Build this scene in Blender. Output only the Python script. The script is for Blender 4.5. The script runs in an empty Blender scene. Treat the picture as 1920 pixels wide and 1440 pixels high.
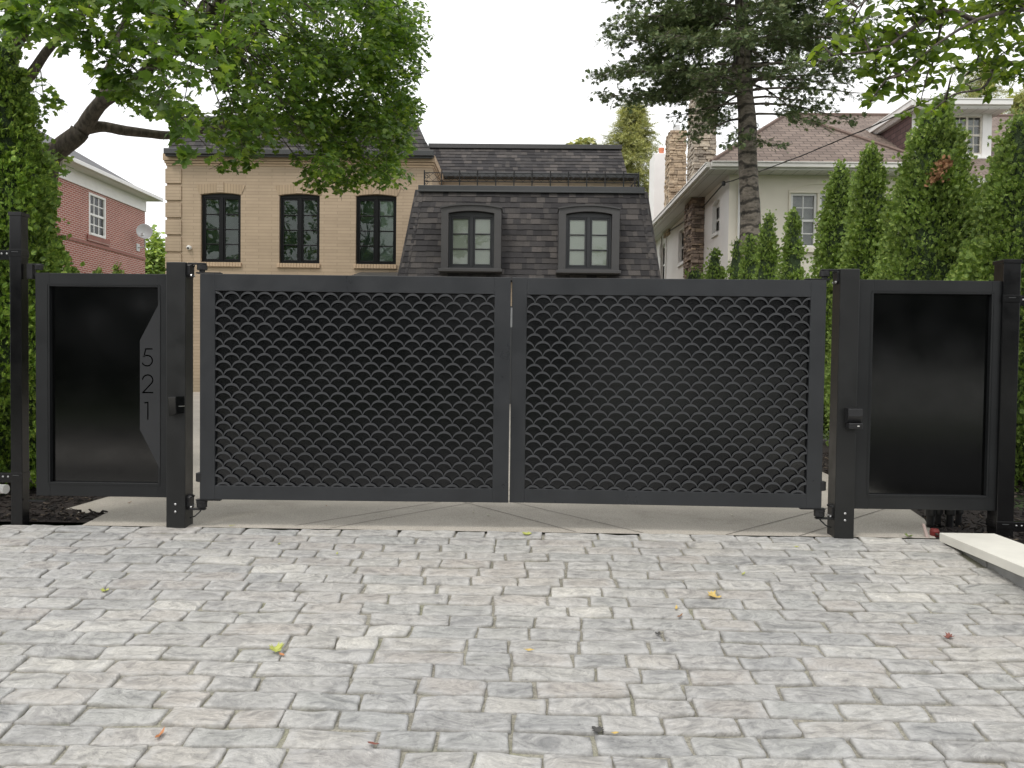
import bpy, math, random
import numpy as np
from mathutils import Vector, Matrix, noise
from mathutils.geometry import tessellate_polygon

random.seed(7); RNG = np.random.default_rng(7)
scene = bpy.context.scene
COL = scene.collection
PI = math.pi

# ------------------------------------------------------------------ camera
F = 1457.0
YAW, PITCH, ROLL = -0.0143, -0.02718, 0.01202
CAM = Vector((0.08737, -5.15, 1.12842))
_fw = Vector((math.sin(YAW)*math.cos(PITCH), math.cos(YAW)*math.cos(PITCH), math.sin(PITCH)))
_r0 = Vector((math.cos(YAW), -math.sin(YAW), 0)); _u0 = _r0.cross(_fw)
_r = math.cos(ROLL)*_r0 + math.sin(ROLL)*_u0
_u = -math.sin(ROLL)*_r0 + math.cos(ROLL)*_u0
cd = bpy.data.cameras.new('camera'); cam = bpy.data.objects.new('camera', cd); COL.objects.link(cam)
cam.matrix_world = Matrix(((_r.x, _u.x, -_fw.x, CAM.x), (_r.y, _u.y, -_fw.y, CAM.y), (_r.z, _u.z, -_fw.z, CAM.z), (0, 0, 0, 1)))
cd.sensor_width = 36; cd.lens = 36*F/1920; cd.clip_start = 0.05; cd.clip_end = 1500
scene.camera = cam

def ray(px, py):
    return _fw + (px-960)/F*_r - (py-720)/F*_u
def at(px, py, Y):
    d = ray(px, py); return CAM + d*((Y-CAM.y)/d.y)
def atx(px, py, X):
    d = ray(px, py); return CAM + d*((X-CAM.x)/d.x)
def X(px, py, Y): return at(px, py, Y).x
def Z(px, py, Y): return at(px, py, Y).z

def gz(y):                       # terrain height along the drive: falls to the street, rises to the house
    if y <= 0:
        t = min(-y, 9.0); return -(0.125*t - 0.005*t*t)
    return 0.03*min(y, 25.0)
def ground_hit(px, py):
    d = ray(px, py); lo, hi = 0.5, 60
    for _ in range(60):
        m = (lo+hi)/2; p = CAM + d*m
        if p.z > gz(p.y): lo = m
        else: hi = m
    return CAM + d*lo

# ------------------------------------------------------------------ tagging
def tag(o, label=None, cat=None, group=None, kind=None):
    if label: o['label'] = label
    if cat: o['category'] = cat
    if group: o['group'] = group
    if kind: o['kind'] = kind
    return o
def empty(name, loc, label=None, cat=None, group=None):
    o = bpy.data.objects.new(name, None); o.location = loc; o.empty_display_size = .2
    COL.objects.link(o); return tag(o, label, cat, group)
def adopt(o, parent):            # o is built in world coordinates
    if parent is None: return o
    o.parent = parent
    if parent.type == 'EMPTY' and not parent.get('_local'):
        o.matrix_parent_inverse = Matrix.Translation(-Vector(parent.location))
    return o

# ------------------------------------------------------------------ mesh builder
class MB:
    def __init__(s): s.v = []; s.f = []
    def add(s, vs, fs):
        n = len(s.v); s.v.extend([tuple(p) for p in vs]); s.f.extend([tuple(i+n for i in f) for f in fs]); return s
    def box(s, x0, x1, y0, y1, z0, z1):
        return s.add([(x0,y0,z0),(x1,y0,z0),(x1,y1,z0),(x0,y1,z0),(x0,y0,z1),(x1,y0,z1),(x1,y1,z1),(x0,y1,z1)],
                     [(0,3,2,1),(4,5,6,7),(0,1,5,4),(1,2,6,5),(2,3,7,6),(3,0,4,7)])
    def hexa(s, b, t):           # bottom quad (ccw from above), top quad
        return s.add(list(b)+list(t), [(0,3,2,1),(4,5,6,7),(0,1,5,4),(1,2,6,5),(2,3,7,6),(3,0,4,7)])
    def quad(s, a, b, c, d): return s.add([a,b,c,d], [(0,1,2,3)])
    def poly(s, pts): return s.add(pts, [tuple(range(len(pts)))])
    def tube(s, pts, rad, n=8, cap=True):
        pts = [Vector(p) for p in pts]
        if not isinstance(rad, (list, tuple)): rad = [rad]*len(pts)
        base = len(s.v); prev = None
        for i, p in enumerate(pts):
            a = pts[max(i-1, 0)]; b = pts[min(i+1, len(pts)-1)]
            t = (b-a).normalized()
            if prev is None:
                u = t.orthogonal().normalized()
            else:
                u = (prev - t*prev.dot(t)); u = u.normalized() if u.length > 1e-6 else t.orthogonal().normalized()
            prev = u; w = t.cross(u)
            for k in range(n):
                a_ = 2*PI*k/n
                s.v.append(tuple(p + (u*math.cos(a_) + w*math.sin(a_))*rad[i]))
        for i in range(len(pts)-1):
            for k in range(n):
                k2 = (k+1) % n
                s.f.append((base+i*n+k, base+i*n+k2, base+(i+1)*n+k2, base+(i+1)*n+k))
        if cap:
            s.f.append(tuple(base+k for k in reversed(range(n)))); e = base+(len(pts)-1)*n
            s.f.append(tuple(e+k for k in range(n)))
        return s
    def cyl(s, a, b, r, n=16): return s.tube([a, b], r, n)
    def lathe(s, c, prof, n=16, axis='z'):
        base = len(s.v)
        for r, h in prof:
            for k in range(n):
                a = 2*PI*k/n; x, y = r*math.cos(a), r*math.sin(a)
                if axis == 'z': p = (c[0]+x, c[1]+y, c[2]+h)
                elif axis == 'y': p = (c[0]+x, c[1]+h, c[2]+y)
                else: p = (c[0]+h, c[1]+x, c[2]+y)
                s.v.append(p)
        for i in range(len(prof)-1):
            for k in range(n):
                k2 = (k+1) % n
                s.f.append((base+i*n+k, base+i*n+k2, base+(i+1)*n+k2, base+(i+1)*n+k))
        s.f.append(tuple(base+k for k in reversed(range(n)))); e = base+(len(prof)-1)*n
        s.f.append(tuple(e+k for k in range(n)))
        return s
    def plate(s, loops, f3, depth, back=True):
        """flat polygon with holes in (u,v), mapped by f3(u,v,w); w runs 0..depth"""
        L3 = [[Vector((u, v, 0)) for u, v in lp] for lp in loops]
        tris = tessellate_polygon(L3); flat = [p for lp in loops for p in lp]
        s.add([f3(u, v, 0) for u, v in flat], tris)
        if back: s.add([f3(u, v, depth) for u, v in flat], [t[::-1] for t in tris])
        for li, lp in enumerate(loops):
            if li == 0 and not back: continue
            n = len(lp)
            s.add([f3(u, v, 0) for u, v in lp]+[f3(u, v, depth) for u, v in lp],
                  [(i, (i+1) % n, n+(i+1) % n, n+i) for i in range(n)])
        return s
    def build(s, name, mat, parent=None, smooth=False, bevel=0, label=None, recalc=True):
        me = bpy.data.meshes.new(name); me.from_pydata(s.v, [], s.f); me.validate()
        if recalc:
            import bmesh
            bm = bmesh.new(); bm.from_mesh(me); bmesh.ops.recalc_face_normals(bm, faces=bm.faces); bm.to_mesh(me); bm.free()
        box_uv(me)
        if smooth:
            me.polygons.foreach_set('use_smooth', [True]*len(me.polygons))
        o = bpy.data.objects.new(name, me); COL.objects.link(o)
        if mat: me.materials.append(mat)
        if bevel:
            b = o.modifiers.new('bevel', 'BEVEL'); b.width = bevel; b.segments = 2; b.limit_method = 'ANGLE'; b.angle_limit = math.radians(40)
        if label: o['label'] = label
        return adopt(o, parent)

def box_uv(me):
    if not me.polygons: return
    uv = me.uv_layers.new(name='UVMap')
    n = len(me.vertices); co = np.empty(n*3); me.vertices.foreach_get('co', co); co = co.reshape(-1, 3)
    nl = len(me.loops); li = np.empty(nl, int); me.loops.foreach_get('vertex_index', li)
    nor = np.empty(len(me.polygons)*3); me.polygons.foreach_get('normal', nor); nor = np.abs(nor.reshape(-1, 3))
    tot = np.empty(len(me.polygons), int); me.polygons.foreach_get('loop_total', tot)
    ax = np.repeat(np.argmax(nor*np.array([1, 1, .9]), 1), tot); c = co[li]
    out = np.empty((nl, 2))
    out[:, 0] = np.where(ax == 0, c[:, 1], c[:, 0]); out[:, 1] = np.where(ax == 2, c[:, 1], c[:, 2])
    uv.data.foreach_set('uv', out.ravel())

def np_mesh(name, verts, faces, mat, parent=None, smooth=False, attr=None):
    """verts (N,3), faces (M,k) all the same size"""
    me = bpy.data.meshes.new(name); M, k = faces.shape
    me.vertices.add(len(verts)); me.vertices.foreach_set('co', np.ascontiguousarray(verts, dtype=np.float32).ravel())
    me.loops.add(M*k); me.loops.foreach_set('vertex_index', np.ascontiguousarray(faces, dtype=np.int32).ravel())
    me.polygons.add(M); me.polygons.foreach_set('loop_start', np.arange(0, M*k, k, dtype=np.int32))
    me.update(calc_edges=True)
    if smooth: me.polygons.foreach_set('use_smooth', np.ones(M, bool))
    if attr:
        for nm, vals in attr.items():
            a = me.attributes.new(nm, 'FLOAT', 'POINT'); a.data.foreach_set('value', np.asarray(vals, dtype=np.float32))
    if mat: me.materials.append(mat)
    o = bpy.data.objects.new(name, me); COL.objects.link(o)
    return adopt(o, parent)

def rot_from(n, spin):
    """rotation matrices (N,3,3): local z -> n, spun about it; local y is the leaf's length"""
    n = n/np.linalg.norm(n, axis=1, keepdims=True)
    ref = np.where(np.abs(n[:, 2:3]) < .95, np.array([[0, 0, 1.]]), np.array([[1., 0, 0]]))
    x = np.cross(ref, n); x /= np.linalg.norm(x, axis=1, keepdims=True); y = np.cross(n, x)
    c, s_ = np.cos(spin)[:, None], np.sin(spin)[:, None]
    x2 = c*x + s_*y; y2 = -s_*x + c*y
    return np.stack([x2, y2, n], 2)
def frame_yz(y, zhint):
    y = y/np.linalg.norm(y, axis=1, keepdims=True)
    x = np.cross(y, zhint); x /= np.maximum(np.linalg.norm(x, axis=1, keepdims=True), 1e-6); z = np.cross(x, y)
    return np.stack([x, y, z], 2)
def scatter(tv, tf, pos, R, sc):
    tv = np.asarray(tv, float); tf = np.asarray(tf, int); N = len(pos)
    V = np.einsum('nij,kj->nki', R, tv)*np.asarray(sc)[:, None, None] + pos[:, None, :]
    Fa = tf[None] + (np.arange(N)*len(tv))[:, None, None]
    return V.reshape(-1, 3), Fa.reshape(-1, tf.shape[1])
def unit(N):
    v = RNG.normal(size=(N, 3)); return v/np.linalg.norm(v, axis=1, keepdims=True)

# ------------------------------------------------------------------ materials
def new_mat(name):
    m = bpy.data.materials.new(name); m.use_nodes = True; nt = m.node_tree
    return m, nt, nt.nodes['Principled BSDF'], nt.nodes['Material Output']
def N_(nt, t, **kw):
    n = nt.nodes.new(t)
    for k, v in kw.items():
        if k.startswith('_'): setattr(n, k[1:], v)
        else: n.inputs[k.replace('__', ' ')].default_value = v
    return n
def rgba(c): return (c[0], c[1], c[2], 1)
def mixc(nt, a, b, fac, mode='MIX'):
    n = nt.nodes.new('ShaderNodeMix'); n.data_type = 'RGBA'; n.blend_type = mode
    for sock, val in ((n.inputs[0], fac), (n.inputs[6], a), (n.inputs[7], b)):
        if hasattr(val, 'is_linked') or hasattr(val, 'links'): nt.links.new(val, sock)
        elif isinstance(val, (tuple, list)): sock.default_value = rgba(val)
        else: sock.default_value = val
    return n.outputs[2]
def ramp(nt, src, stops, interp='LINEAR'):
    n = nt.nodes.new('ShaderNodeValToRGB'); n.color_ramp.interpolation = interp
    cr = n.color_ramp
    while len(cr.elements) < len(stops): cr.elements.new(.5)
    for e, (p, c) in zip(cr.elements, stops): e.position = p; e.color = rgba(c) if not isinstance(c, (int, float)) else (c, c, c, 1)
    nt.links.new(src, n.inputs[0]); return n.outputs[0]
def noise_tex(nt, vec, scale, detail=4, rough=.55, dist=0):
    n = nt.nodes.new('ShaderNodeTexNoise'); n.inputs['Scale'].default_value = scale; n.inputs['Detail'].default_value = detail
    n.inputs['Roughness'].default_value = rough; n.inputs['Distortion'].default_value = dist
    if vec is not None: nt.links.new(vec, n.inputs['Vector'])
    return n.outputs[0]
def coord(nt, kind='Object', scale=None):
    tc = nt.nodes.new('ShaderNodeTexCoord'); o = tc.outputs[kind]
    if scale:
        mp = nt.nodes.new('ShaderNodeMapping'); mp.inputs['Scale'].default_value = scale; nt.links.new(o, mp.inputs[0]); o = mp.outputs[0]
    return o
def bump(nt, bsdf, h, strength, dist=.01):
    b = nt.nodes.new('ShaderNodeBump'); b.inputs['Strength'].default_value = strength; b.inputs['Distance'].default_value = dist
    nt.links.new(h, b.inputs['Height']); nt.links.new(b.outputs[0], bsdf.inputs['Normal']); return b
def plain(name, col, rough=.5, metal=0., var=.12, vs=4, bmp=0., bs=60, spec=.5, rvar=0., bd=.003):
    m, nt, b, out = new_mat(name); c = coord(nt)
    n1 = noise_tex(nt, c, vs, 5, .6)
    lo = tuple(v*(1-var) for v in col); hi = tuple(min(1, v*(1+var)) for v in col)
    nt.links.new(ramp(nt, n1, [(.3, lo), (.7, hi)]), b.inputs['Base Color'])
    b.inputs['Roughness'].default_value = rough; b.inputs['Metallic'].default_value = metal; b.inputs['Specular IOR Level'].default_value = spec
    if rvar:
        n3 = noise_tex(nt, c, vs*1.7, 6, .65)
        nt.links.new(ramp(nt, n3, [(.3, max(0, rough-rvar)), (.7, min(1, rough+rvar))]), b.inputs['Roughness'])
    if bmp: bump(nt, b, noise_tex(nt, c, bs, 4, .6), bmp, bd)
    return m
def bricks(name, c1, c2, mortar, bw, bh, ms, bmp=.6, offset=.5, rough=.8, weather=.15, squash=1., bd=.006):
    m, nt, b, out = new_mat(name); c = coord(nt, 'UV')
    n = nt.nodes.new('ShaderNodeTexBrick'); nt.links.new(c, n.inputs['Vector'])
    n.inputs['Scale'].default_value = 1; n.inputs['Brick Width'].default_value = bw; n.inputs['Row Height'].default_value = bh
    n.inputs['Mortar Size'].default_value = ms; n.inputs['Mortar Smooth'].default_value = .3; n.inputs['Bias'].default_value = 0
    n.inputs['Color1'].default_value = rgba(c1); n.inputs['Color2'].default_value = rgba(c2); n.inputs['Mortar'].default_value = rgba(mortar)
    n.offset = offset
    w = noise_tex(nt, coord(nt), 1.3, 6, .65)
    col = mixc(nt, n.outputs['Color'], ramp(nt, w, [(.3, 1-weather), (.7, 1.)]), 1., 'MULTIPLY')
    nt.links.new(col, b.inputs['Base Color']); b.inputs['Roughness'].default_value = rough
    inv = nt.nodes.new('ShaderNodeMath'); inv.operation = 'SUBTRACT'; inv.inputs[0].default_value = 1; nt.links.new(n.outputs['Fac'], inv.inputs[1])
    ad = nt.nodes.new('ShaderNodeMath'); ad.operation = 'MULTIPLY_ADD'; ad.inputs[1].default_value = .35
    nt.links.new(noise_tex(nt, coord(nt), 40, 3), ad.inputs[0]); nt.links.new(inv.outputs[0], ad.inputs[2])
    bump(nt, b, ad.outputs[0], bmp, bd)
    return m
def islands(name, stops, rough=.8, noise_scale=20, namt=.25, bmp=.4, bs=40, bd=.005):
    """one surface made of many separate pieces (shingles, stones), each with its own tint"""
    m, nt, b, out = new_mat(name); g = nt.nodes.new('ShaderNodeNewGeometry')
    base = ramp(nt, g.outputs['Random Per Island'], stops)
    w = noise_tex(nt, coord(nt), noise_scale, 5, .65)
    nt.links.new(mixc(nt, base, ramp(nt, w, [(.3, 1-namt), (.7, 1+namt*.4)]), 1., 'MULTIPLY'), b.inputs['Base Color'])
    b.inputs['Roughness'].default_value = rough
    if bmp: bump(nt, b, noise_tex(nt, coord(nt), bs, 5, .65), bmp, bd)
    return m
def leafy(name, stops, trans=.35, rough=.5, spec=.35, tcol=None, patch=.0, ps=1.2):
    m, nt, b, out = new_mat(name); g = nt.nodes.new('ShaderNodeNewGeometry')
    base = ramp(nt, g.outputs['Random Per Island'], stops)
    if patch:
        w = noise_tex(nt, coord(nt), ps, 3, .6)
        base = mixc(nt, base, ramp(nt, w, [(.35, 1-patch), (.65, 1+patch)]), 1., 'MULTIPLY')
    nt.links.new(base, b.inputs['Base Color']); b.inputs['Roughness'].default_value = rough; b.inputs['Specular IOR Level'].default_value = spec
    if trans:
        t = nt.nodes.new('ShaderNodeBsdfTranslucent')
        nt.links.new(mixc(nt, base, tcol or (1.3, 1.25, .6), 1., 'MULTIPLY'), t.inputs['Color'])
        mx = nt.nodes.new('ShaderNodeMixShader'); mx.inputs[0].default_value = trans
        nt.links.new(b.outputs[0], mx.inputs[1]); nt.links.new(t.outputs[0], mx.inputs[2]); nt.links.new(mx.outputs[0], out.inputs[0])
    return m
def glass(name, tint=(.75, .8, .78), ior=1.5, boost=1.0):
    m, nt, b, out = new_mat(name); nt.nodes.remove(b)
    t = N_(nt, 'ShaderNodeBsdfTransparent', Color=rgba(tint)); gl = N_(nt, 'ShaderNodeBsdfGlossy', Roughness=.015)
    fr = N_(nt, 'ShaderNodeFresnel', IOR=ior); mx = nt.nodes.new('ShaderNodeMixShader')
    ma = nt.nodes.new('ShaderNodeMath'); ma.operation = 'MULTIPLY'; ma.inputs[1].default_value = boost; ma.use_clamp = True
    nt.links.new(fr.outputs[0], ma.inputs[0]); nt.links.new(ma.outputs[0], mx.inputs[0])
    nt.links.new(t.outputs[0], mx.inputs[1]); nt.links.new(gl.outputs[0], mx.inputs[2]); nt.links.new(mx.outputs[0], out.inputs[0])
    w = noise_tex(nt, coord(nt), 1.5, 2)
    bp = N_(nt, 'ShaderNodeBump', Strength=.06, Distance=.05); nt.links.new(w, bp.inputs['Height']); nt.links.new(bp.outputs[0], gl.inputs['Normal'])
    return m

PAINT = plain('satin_black_paint', (.027, .029, .032), .38, var=.18, vs=2.2, bmp=.05, bs=500, rvar=.14, bd=.0006)
PAINTS = plain('side_black_paint', (.010, .011, .012), .42, var=.2, vs=2.2, bmp=.05, bs=500, rvar=.08, bd=.0006)
PAINT2 = plain('post_black_paint', (.013, .0135, .0135), .38, var=.3, vs=3, bmp=.05, bs=400, rvar=.1, bd=.0006)
GLOSS = plain('gloss_black_sheet', (.0012, .0014, .0015), .12, var=.2, vs=3, bmp=.02, bs=8, rvar=.03, bd=.002, spec=.62)
BACKP = plain('dark_backing_sheet', (.0045, .005, .006), .2, var=.2, vs=1.5, bmp=.03, bs=6, rvar=.06, bd=.002, spec=.7)
FENCE = plain('fence_black_paint', (.0045, .0045, .005), .2, var=.2, vs=4, rvar=.06)
INK = plain('cut_out_black', (.0008, .0008, .0008), .9, spec=.0)
IRON = plain('dark_iron', (.02, .02, .021), .45, metal=.3, var=.3, vs=30, bmp=.1, bs=200)
STEEL = plain('bolt_steel', (.55, .55, .55), .3, metal=1., var=.1, vs=60)
TAN = bricks('tan_painted_brick', (.46, .355, .25), (.51, .395, .28), (.37, .285, .20), .62, .075, .007, .35, weather=.16, bd=.006)
TANP = plain('tan_paint', (.52, .385, .26), .75, var=.06, vs=3, bmp=.2, bs=30)
TANS = bricks('tan_soldier_brick', (.43, .325, .22), (.49, .37, .25), (.31, .235, .16), .068, .5, .007, .6, offset=0., weather=.12, bd=.005)
RED = bricks('red_brick', (.31, .075, .052), (.39, .115, .082), (.56, .45, .40), .215, .075, .014, .5, weather=.12)
REDT = bricks('red_brick_band', (.25, .062, .045), (.3, .085, .06), (.45, .38, .34), .075, .215, .01, .5, offset=0, weather=.1)
SHING = islands('charcoal_shingles', [(0, (.026, .024, .026)), (.3, (.043, .040, .042)), (.6, (.058, .053, .053)), (.8, (.078, .070, .067)), (1, (.108, .096, .091))], .85, 30, .25, .5, 150, .003)
BROWNSH = bricks('brown_shingles', (.175, .130, .108), (.255, .195, .162), (.085, .065, .055), .30, .14, .012, .9, weather=.25, bd=.012)
GREYSH = bricks('grey_shingles', (.11, .11, .115), (.17, .17, .175), (.07, .07, .07), .30, .14, .01, .9, weather=.2)
PURPSH = bricks('plum_shingles', (.10, .055, .05), (.14, .08, .075), (.04, .025, .025), .30, .15, .01, .9, weather=.2)
CHAR = plain('charcoal_metal', (.052, .054, .056), .42, var=.1, vs=2, bmp=.02, bs=20)
CHARL = plain('charcoal_trim', (.068, .066, .067), .55, var=.08, vs=3, bmp=.05, bs=80)
BLKFR = plain('black_window_frame', (.0035, .0035, .0045), .35, var=.1, spec=.3)
DKFR = plain('charcoal_window_frame', (.026, .028, .031), .4, var=.1)
WHITE = plain('white_trim', (.80, .79, .77), .5, var=.04, vs=3, bmp=.05, bs=30)
SOFF = bricks('vented_soffit', (.66, .65, .63), (.7, .69, .67), (.38, .37, .36), .30, 3.0, .012, .4, offset=0, rough=.5, weather=.05)
STUC = plain('cream_stucco', (.86, .80, .69), .85, var=.05, vs=1.2, bmp=.35, bs=70)
STUCW = plain('white_stucco', (.84, .82, .80), .85, var=.04, vs=1.2, bmp=.3, bs=70)
STONEB = islands('brown_ledge_stone', [(0, (.15, .115, .095)), (.4, (.24, .185, .15)), (.8, (.33, .26, .21)), (1, (.44, .33, .24))], .9, 14, .35, .7, 30, .02)
STONET = islands('tan_ledge_stone', [(0, (.34, .27, .2)), (.4, (.48, .37, .26)), (.8, (.6, .47, .33)), (1, (.66, .53, .38))], .9, 14, .35, .7, 30, .02)
STONEG = islands('grey_tan_stone', [(0, (.34, .30, .25)), (.4, (.47, .405, .33)), (.8, (.58, .50, .40)), (1, (.66, .58, .46))], .9, 12, .35, .7, 30, .02)
TERRA = plain('terracotta', (.62, .22, .12), .8, var=.12, vs=8)
LIME = plain('limestone', (.70, .685, .62), .7, var=.07, vs=4, bmp=.12, bs=90)
LIMES = plain('rough_limestone', (.52, .51, .48), .85, var=.14, vs=10, bmp=.5, bs=40, bd=.006)
BLOCK = plain('grey_wall_block', (.33, .33, .32), .9, var=.15, vs=8, bmp=.5, bs=50, bd=.004)
GLASSM = glass('window_glass', (.70, .76, .73), 1.5, 1.25)
GLASSL = glass('pale_window_glass', (.92, .94, .92), 1.5, 1.1)
BLIND = plain('roller_blind', (.82, .85, .78), .8, var=.05, vs=2)
BLINDG = plain('sheer_curtain', (.20, .24, .205), .85, var=.2, vs=3)
BLINDW = plain('pale_curtain', (.36, .36, .36), .85, var=.15, vs=5)
DARKROOM = plain('dark_room', (.012, .014, .014), .9, var=.1)
DISHM = plain('dish_grey', (.62, .63, .64), .5, var=.05)
PLASW = plain('white_plastic', (.75, .74, .71), .4, var=.05)
PLASB = plain('black_plastic', (.018, .018, .019), .35, var=.15, bmp=.03)
WIRE = plain('cable_black', (.02, .02, .02), .6, var=.2)

def bark(name, c1, c2, sx, sz, bmp=1., rings=False):
    m, nt, b, out = new_mat(name); c = coord(nt, 'Object', (sx, sx, sz))
    n1 = noise_tex(nt, c, 1, 6, .7, .6); n2 = noise_tex(nt, coord(nt), 2.5, 4)
    h = n1
    col = ramp(nt, n1, [(.34, c1), (.62, c2)])
    if rings:
        w = nt.nodes.new('ShaderNodeTexWave'); w.bands_direction = 'Z'; w.inputs['Scale'].default_value = 1.35; w.inputs['Distortion'].default_value = 5; w.inputs['Detail'].default_value = 3; w.inputs['Detail Scale'].default_value = 2.2
        nt.links.new(coord(nt), w.inputs['Vector'])
        col = mixc(nt, col, ramp(nt, w.outputs[1], [(.05, .28), (.3, 1.)]), 1., 'MULTIPLY')
        v = nt.nodes.new('ShaderNodeTexVoronoi'); v.inputs['Scale'].default_value = 7; nt.links.new(coord(nt), v.inputs['Vector'])
        col = mixc(nt, col, ramp(nt, v.outputs[0], [(.12, .3), (.3, 1.)]), .8, 'MULTIPLY')
    col = mixc(nt, col, ramp(nt, n2, [(.35, .75), (.65, 1.15)]), 1., 'MULTIPLY')
    nt.links.new(col, b.inputs['Base Color']); b.inputs['Roughness'].default_value = .9
    bump(nt, b, h, bmp, .03); return m
BARK_M = bark('maple_bark', (.050, .041, .033), (.165, .137, .112), 22, 4)
BARK_F = bark('fir_bark', (.10, .085, .07), (.29, .25, .205), 7, 14, 1., True)
BARK_C = bark('cedar_bark', (.03, .022, .016), (.10, .07, .05), 30, 5)

L_MAPLE = leafy('maple_leaves', [(0, (0.0642, 0.1178, 0.0311)), (0.45, (0.1092, 0.1969, 0.044)), (0.8, (0.1769, 0.2783, 0.0622)), (1, (0.2893, 0.3852, 0.088))], .5, .42, .4, (1.5, 1.5, .5), patch=.18, ps=.8)
L_ELM = leafy('elm_leaves', [(0, (0.0701, 0.1238, 0.0231)), (0.5, (0.1287, 0.2063, 0.0363)), (1, (0.2339, 0.3135, 0.066))], .55, .4, .4, (1.5, 1.45, .5))
L_CEDAR = leafy('cedar_sprays', [(0, (0.123, 0.1864, 0.0529)), (0.45, (0.1767, 0.2621, 0.0649)), (0.85, (0.262, 0.3623, 0.0858)), (1, (0.3822, 0.4476, 0.1246))], .22, .55, .3, (1.3, 1.4, .5), patch=.25, ps=2.2)
L_CEDARB = leafy('bright_cedar_sprays', [(0, (0.0785, 0.1393, 0.0289)), (0.45, (0.1572, 0.2599, 0.0446)), (0.85, (0.2619, 0.3713, 0.0668)), (1, (0.3928, 0.4826, 0.1001))], .25, .55, .3, (1.3, 1.4, .5), patch=.3, ps=2.2)
L_FIR = leafy('fir_needles', [(0, (0.0879, 0.1383, 0.0657)), (0.5, (0.1518, 0.2075, 0.0956)), (1, (0.2635, 0.2986, 0.1404))], .1, .6, .3, (1.2, 1.2, .7), patch=.25, ps=.9)
L_FARC = leafy('far_conifer_needles', [(0, (0.2739, 0.3211, 0.1482)), (0.5, (0.426, 0.4446, 0.21)), (1, (0.6086, 0.5928, 0.2964))], .2, .7, .2, patch=.2)
L_FAR = leafy('far_leaves', [(0, (0.187, 0.289, 0.0765)), (0.5, (0.2992, 0.408, 0.119)), (1, (0.4488, 0.561, 0.187))], .35, .6, .2, patch=.2)
L_DARK = leafy('street_tree_leaves', [(0, (0.0032, 0.0081, 0.0027)), (1, (0.0108, 0.0216, 0.0054))], .1, .6, .2)
L_BROWN = plain('dead_spray', (.30, .16, .08), .9, var=.3, vs=30)

# ------------------------------------------------------------------ world and sun
w = bpy.data.worlds.new('World'); scene.world = w; w.use_nodes = True; nt = w.node_tree
bg = nt.nodes['Background']; sky = nt.nodes.new('ShaderNodeTexSky'); sky.sky_type = 'NISHITA'; sky.sun_disc = False
SUN_EL, SUN_AZ = math.radians(58), math.radians(215)       # azimuth measured clockwise from +y: behind the camera, to its left
sky.sun_elevation = SUN_EL; sky.sun_rotation = SUN_AZ; sky.air_density = 1; sky.dust_density = 3; sky.ozone_density = 1
tc = nt.nodes.new('ShaderNodeTexCoord')
mp = nt.nodes.new('ShaderNodeMapping'); mp.inputs['Scale'].default_value = (1, 1, 2.2); nt.links.new(tc.outputs['Generated'], mp.inputs[0])
cn = noise_tex(nt, mp.outputs[0], 2.4, 6, .6, .3)
cl = ramp(nt, cn, [(.25, (7.4, 7.6, 7.9)), (.45, (9.6, 9.65, 9.75)), (.8, (11.4, 11.35, 11.25))])
cover = ramp(nt, cn, [(.30, .80), (.42, .97)])
nt.links.new(mixc(nt, sky.outputs[0], cl, cover), bg.inputs[0]); bg.inputs[1].default_value = .135
sd = bpy.data.lights.new('sun', 'SUN'); sd.energy = 1.4; sd.angle = math.radians(14); sd.color = (1, .95, .87)
so = bpy.data.objects.new('sun', sd); COL.objects.link(so)
sdir = Vector((math.sin(SUN_AZ)*math.cos(SUN_EL), math.cos(SUN_AZ)*math.cos(SUN_EL), math.sin(SUN_EL)))
so.rotation_euler = sdir.to_track_quat('Z', 'Y').to_euler(); so.location = (-6, -10, 14)
scene.view_settings.view_transform = 'Standard'; scene.view_settings.look = 'None'; scene.view_settings.gamma = 1; scene.view_settings.exposure = .1
try: scene.cycles.max_bounces = 8; scene.cycles.transparent_max_bounces = 12
except Exception: pass

# ================================================================== GROUND
def grass_mat():
    m, nt, b, out = new_mat('grass_soil'); c = coord(nt)
    nt.links.new(ramp(nt, noise_tex(nt, c, 3, 8, .7), [(.3, (.03, .05, .015)), (.7, (.07, .11, .03))]), b.inputs['Base Color']); b.inputs['Roughness'].default_value = .9
    bump(nt, b, noise_tex(nt, c, 40, 5, .7), .8, .03); return m
ys = [-300, -60, -20, -9] + [-8.5+.5*i for i in range(17)] + [0, 25, 60, 350]
mb = MB()
for i in range(len(ys)-1):
    mb.quad((-300, ys[i], gz(ys[i])-.07), (300, ys[i], gz(ys[i])-.07), (300, ys[i+1], gz(ys[i+1])-.07), (-300, ys[i+1], gz(ys[i+1])-.07))
tag(mb.build('ground', grass_mat()), kind='structure')
mb = MB(); ry_ = [-5.66, -6.5, -7.5, -8.5, -9, -14.5]
for a, b_ in zip(ry_[:-1], ry_[1:]): mb.quad((-300, b_, gz(b_)-.008), (300, b_, gz(b_)-.008), (300, a, gz(a)-.008), (-300, a, gz(a)-.008))
tag(mb.build('road', plain('asphalt', (.035, .035, .036), .9, var=.25, vs=6, bmp=.4, bs=120)), kind='structure')
mb = MB().quad((-16, -8.4, gz(-8.4)+.004), (-16, -11.6, gz(-11.6)+.004), (-4.0, -10.6, gz(-10.6)+.004), (-4.0, -7.6, gz(-7.6)+.004))  # unseen pale pad, added to mirror as a bright band in the left panel
tag(mb.build('reflection_pad', plain('pale_pad', (.66, .63, .58), .85, var=.1, bmp=.3, bs=90)), kind='structure')
mb = MB().box(-300, 300, -14.7, -14.5, gz(-9)-.3, gz(-9)+.1)
tag(mb.build('kerb', plain('kerb_concrete', (.45, .44, .42), .85, var=.1, bmp=.3)), kind='structure')

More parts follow.
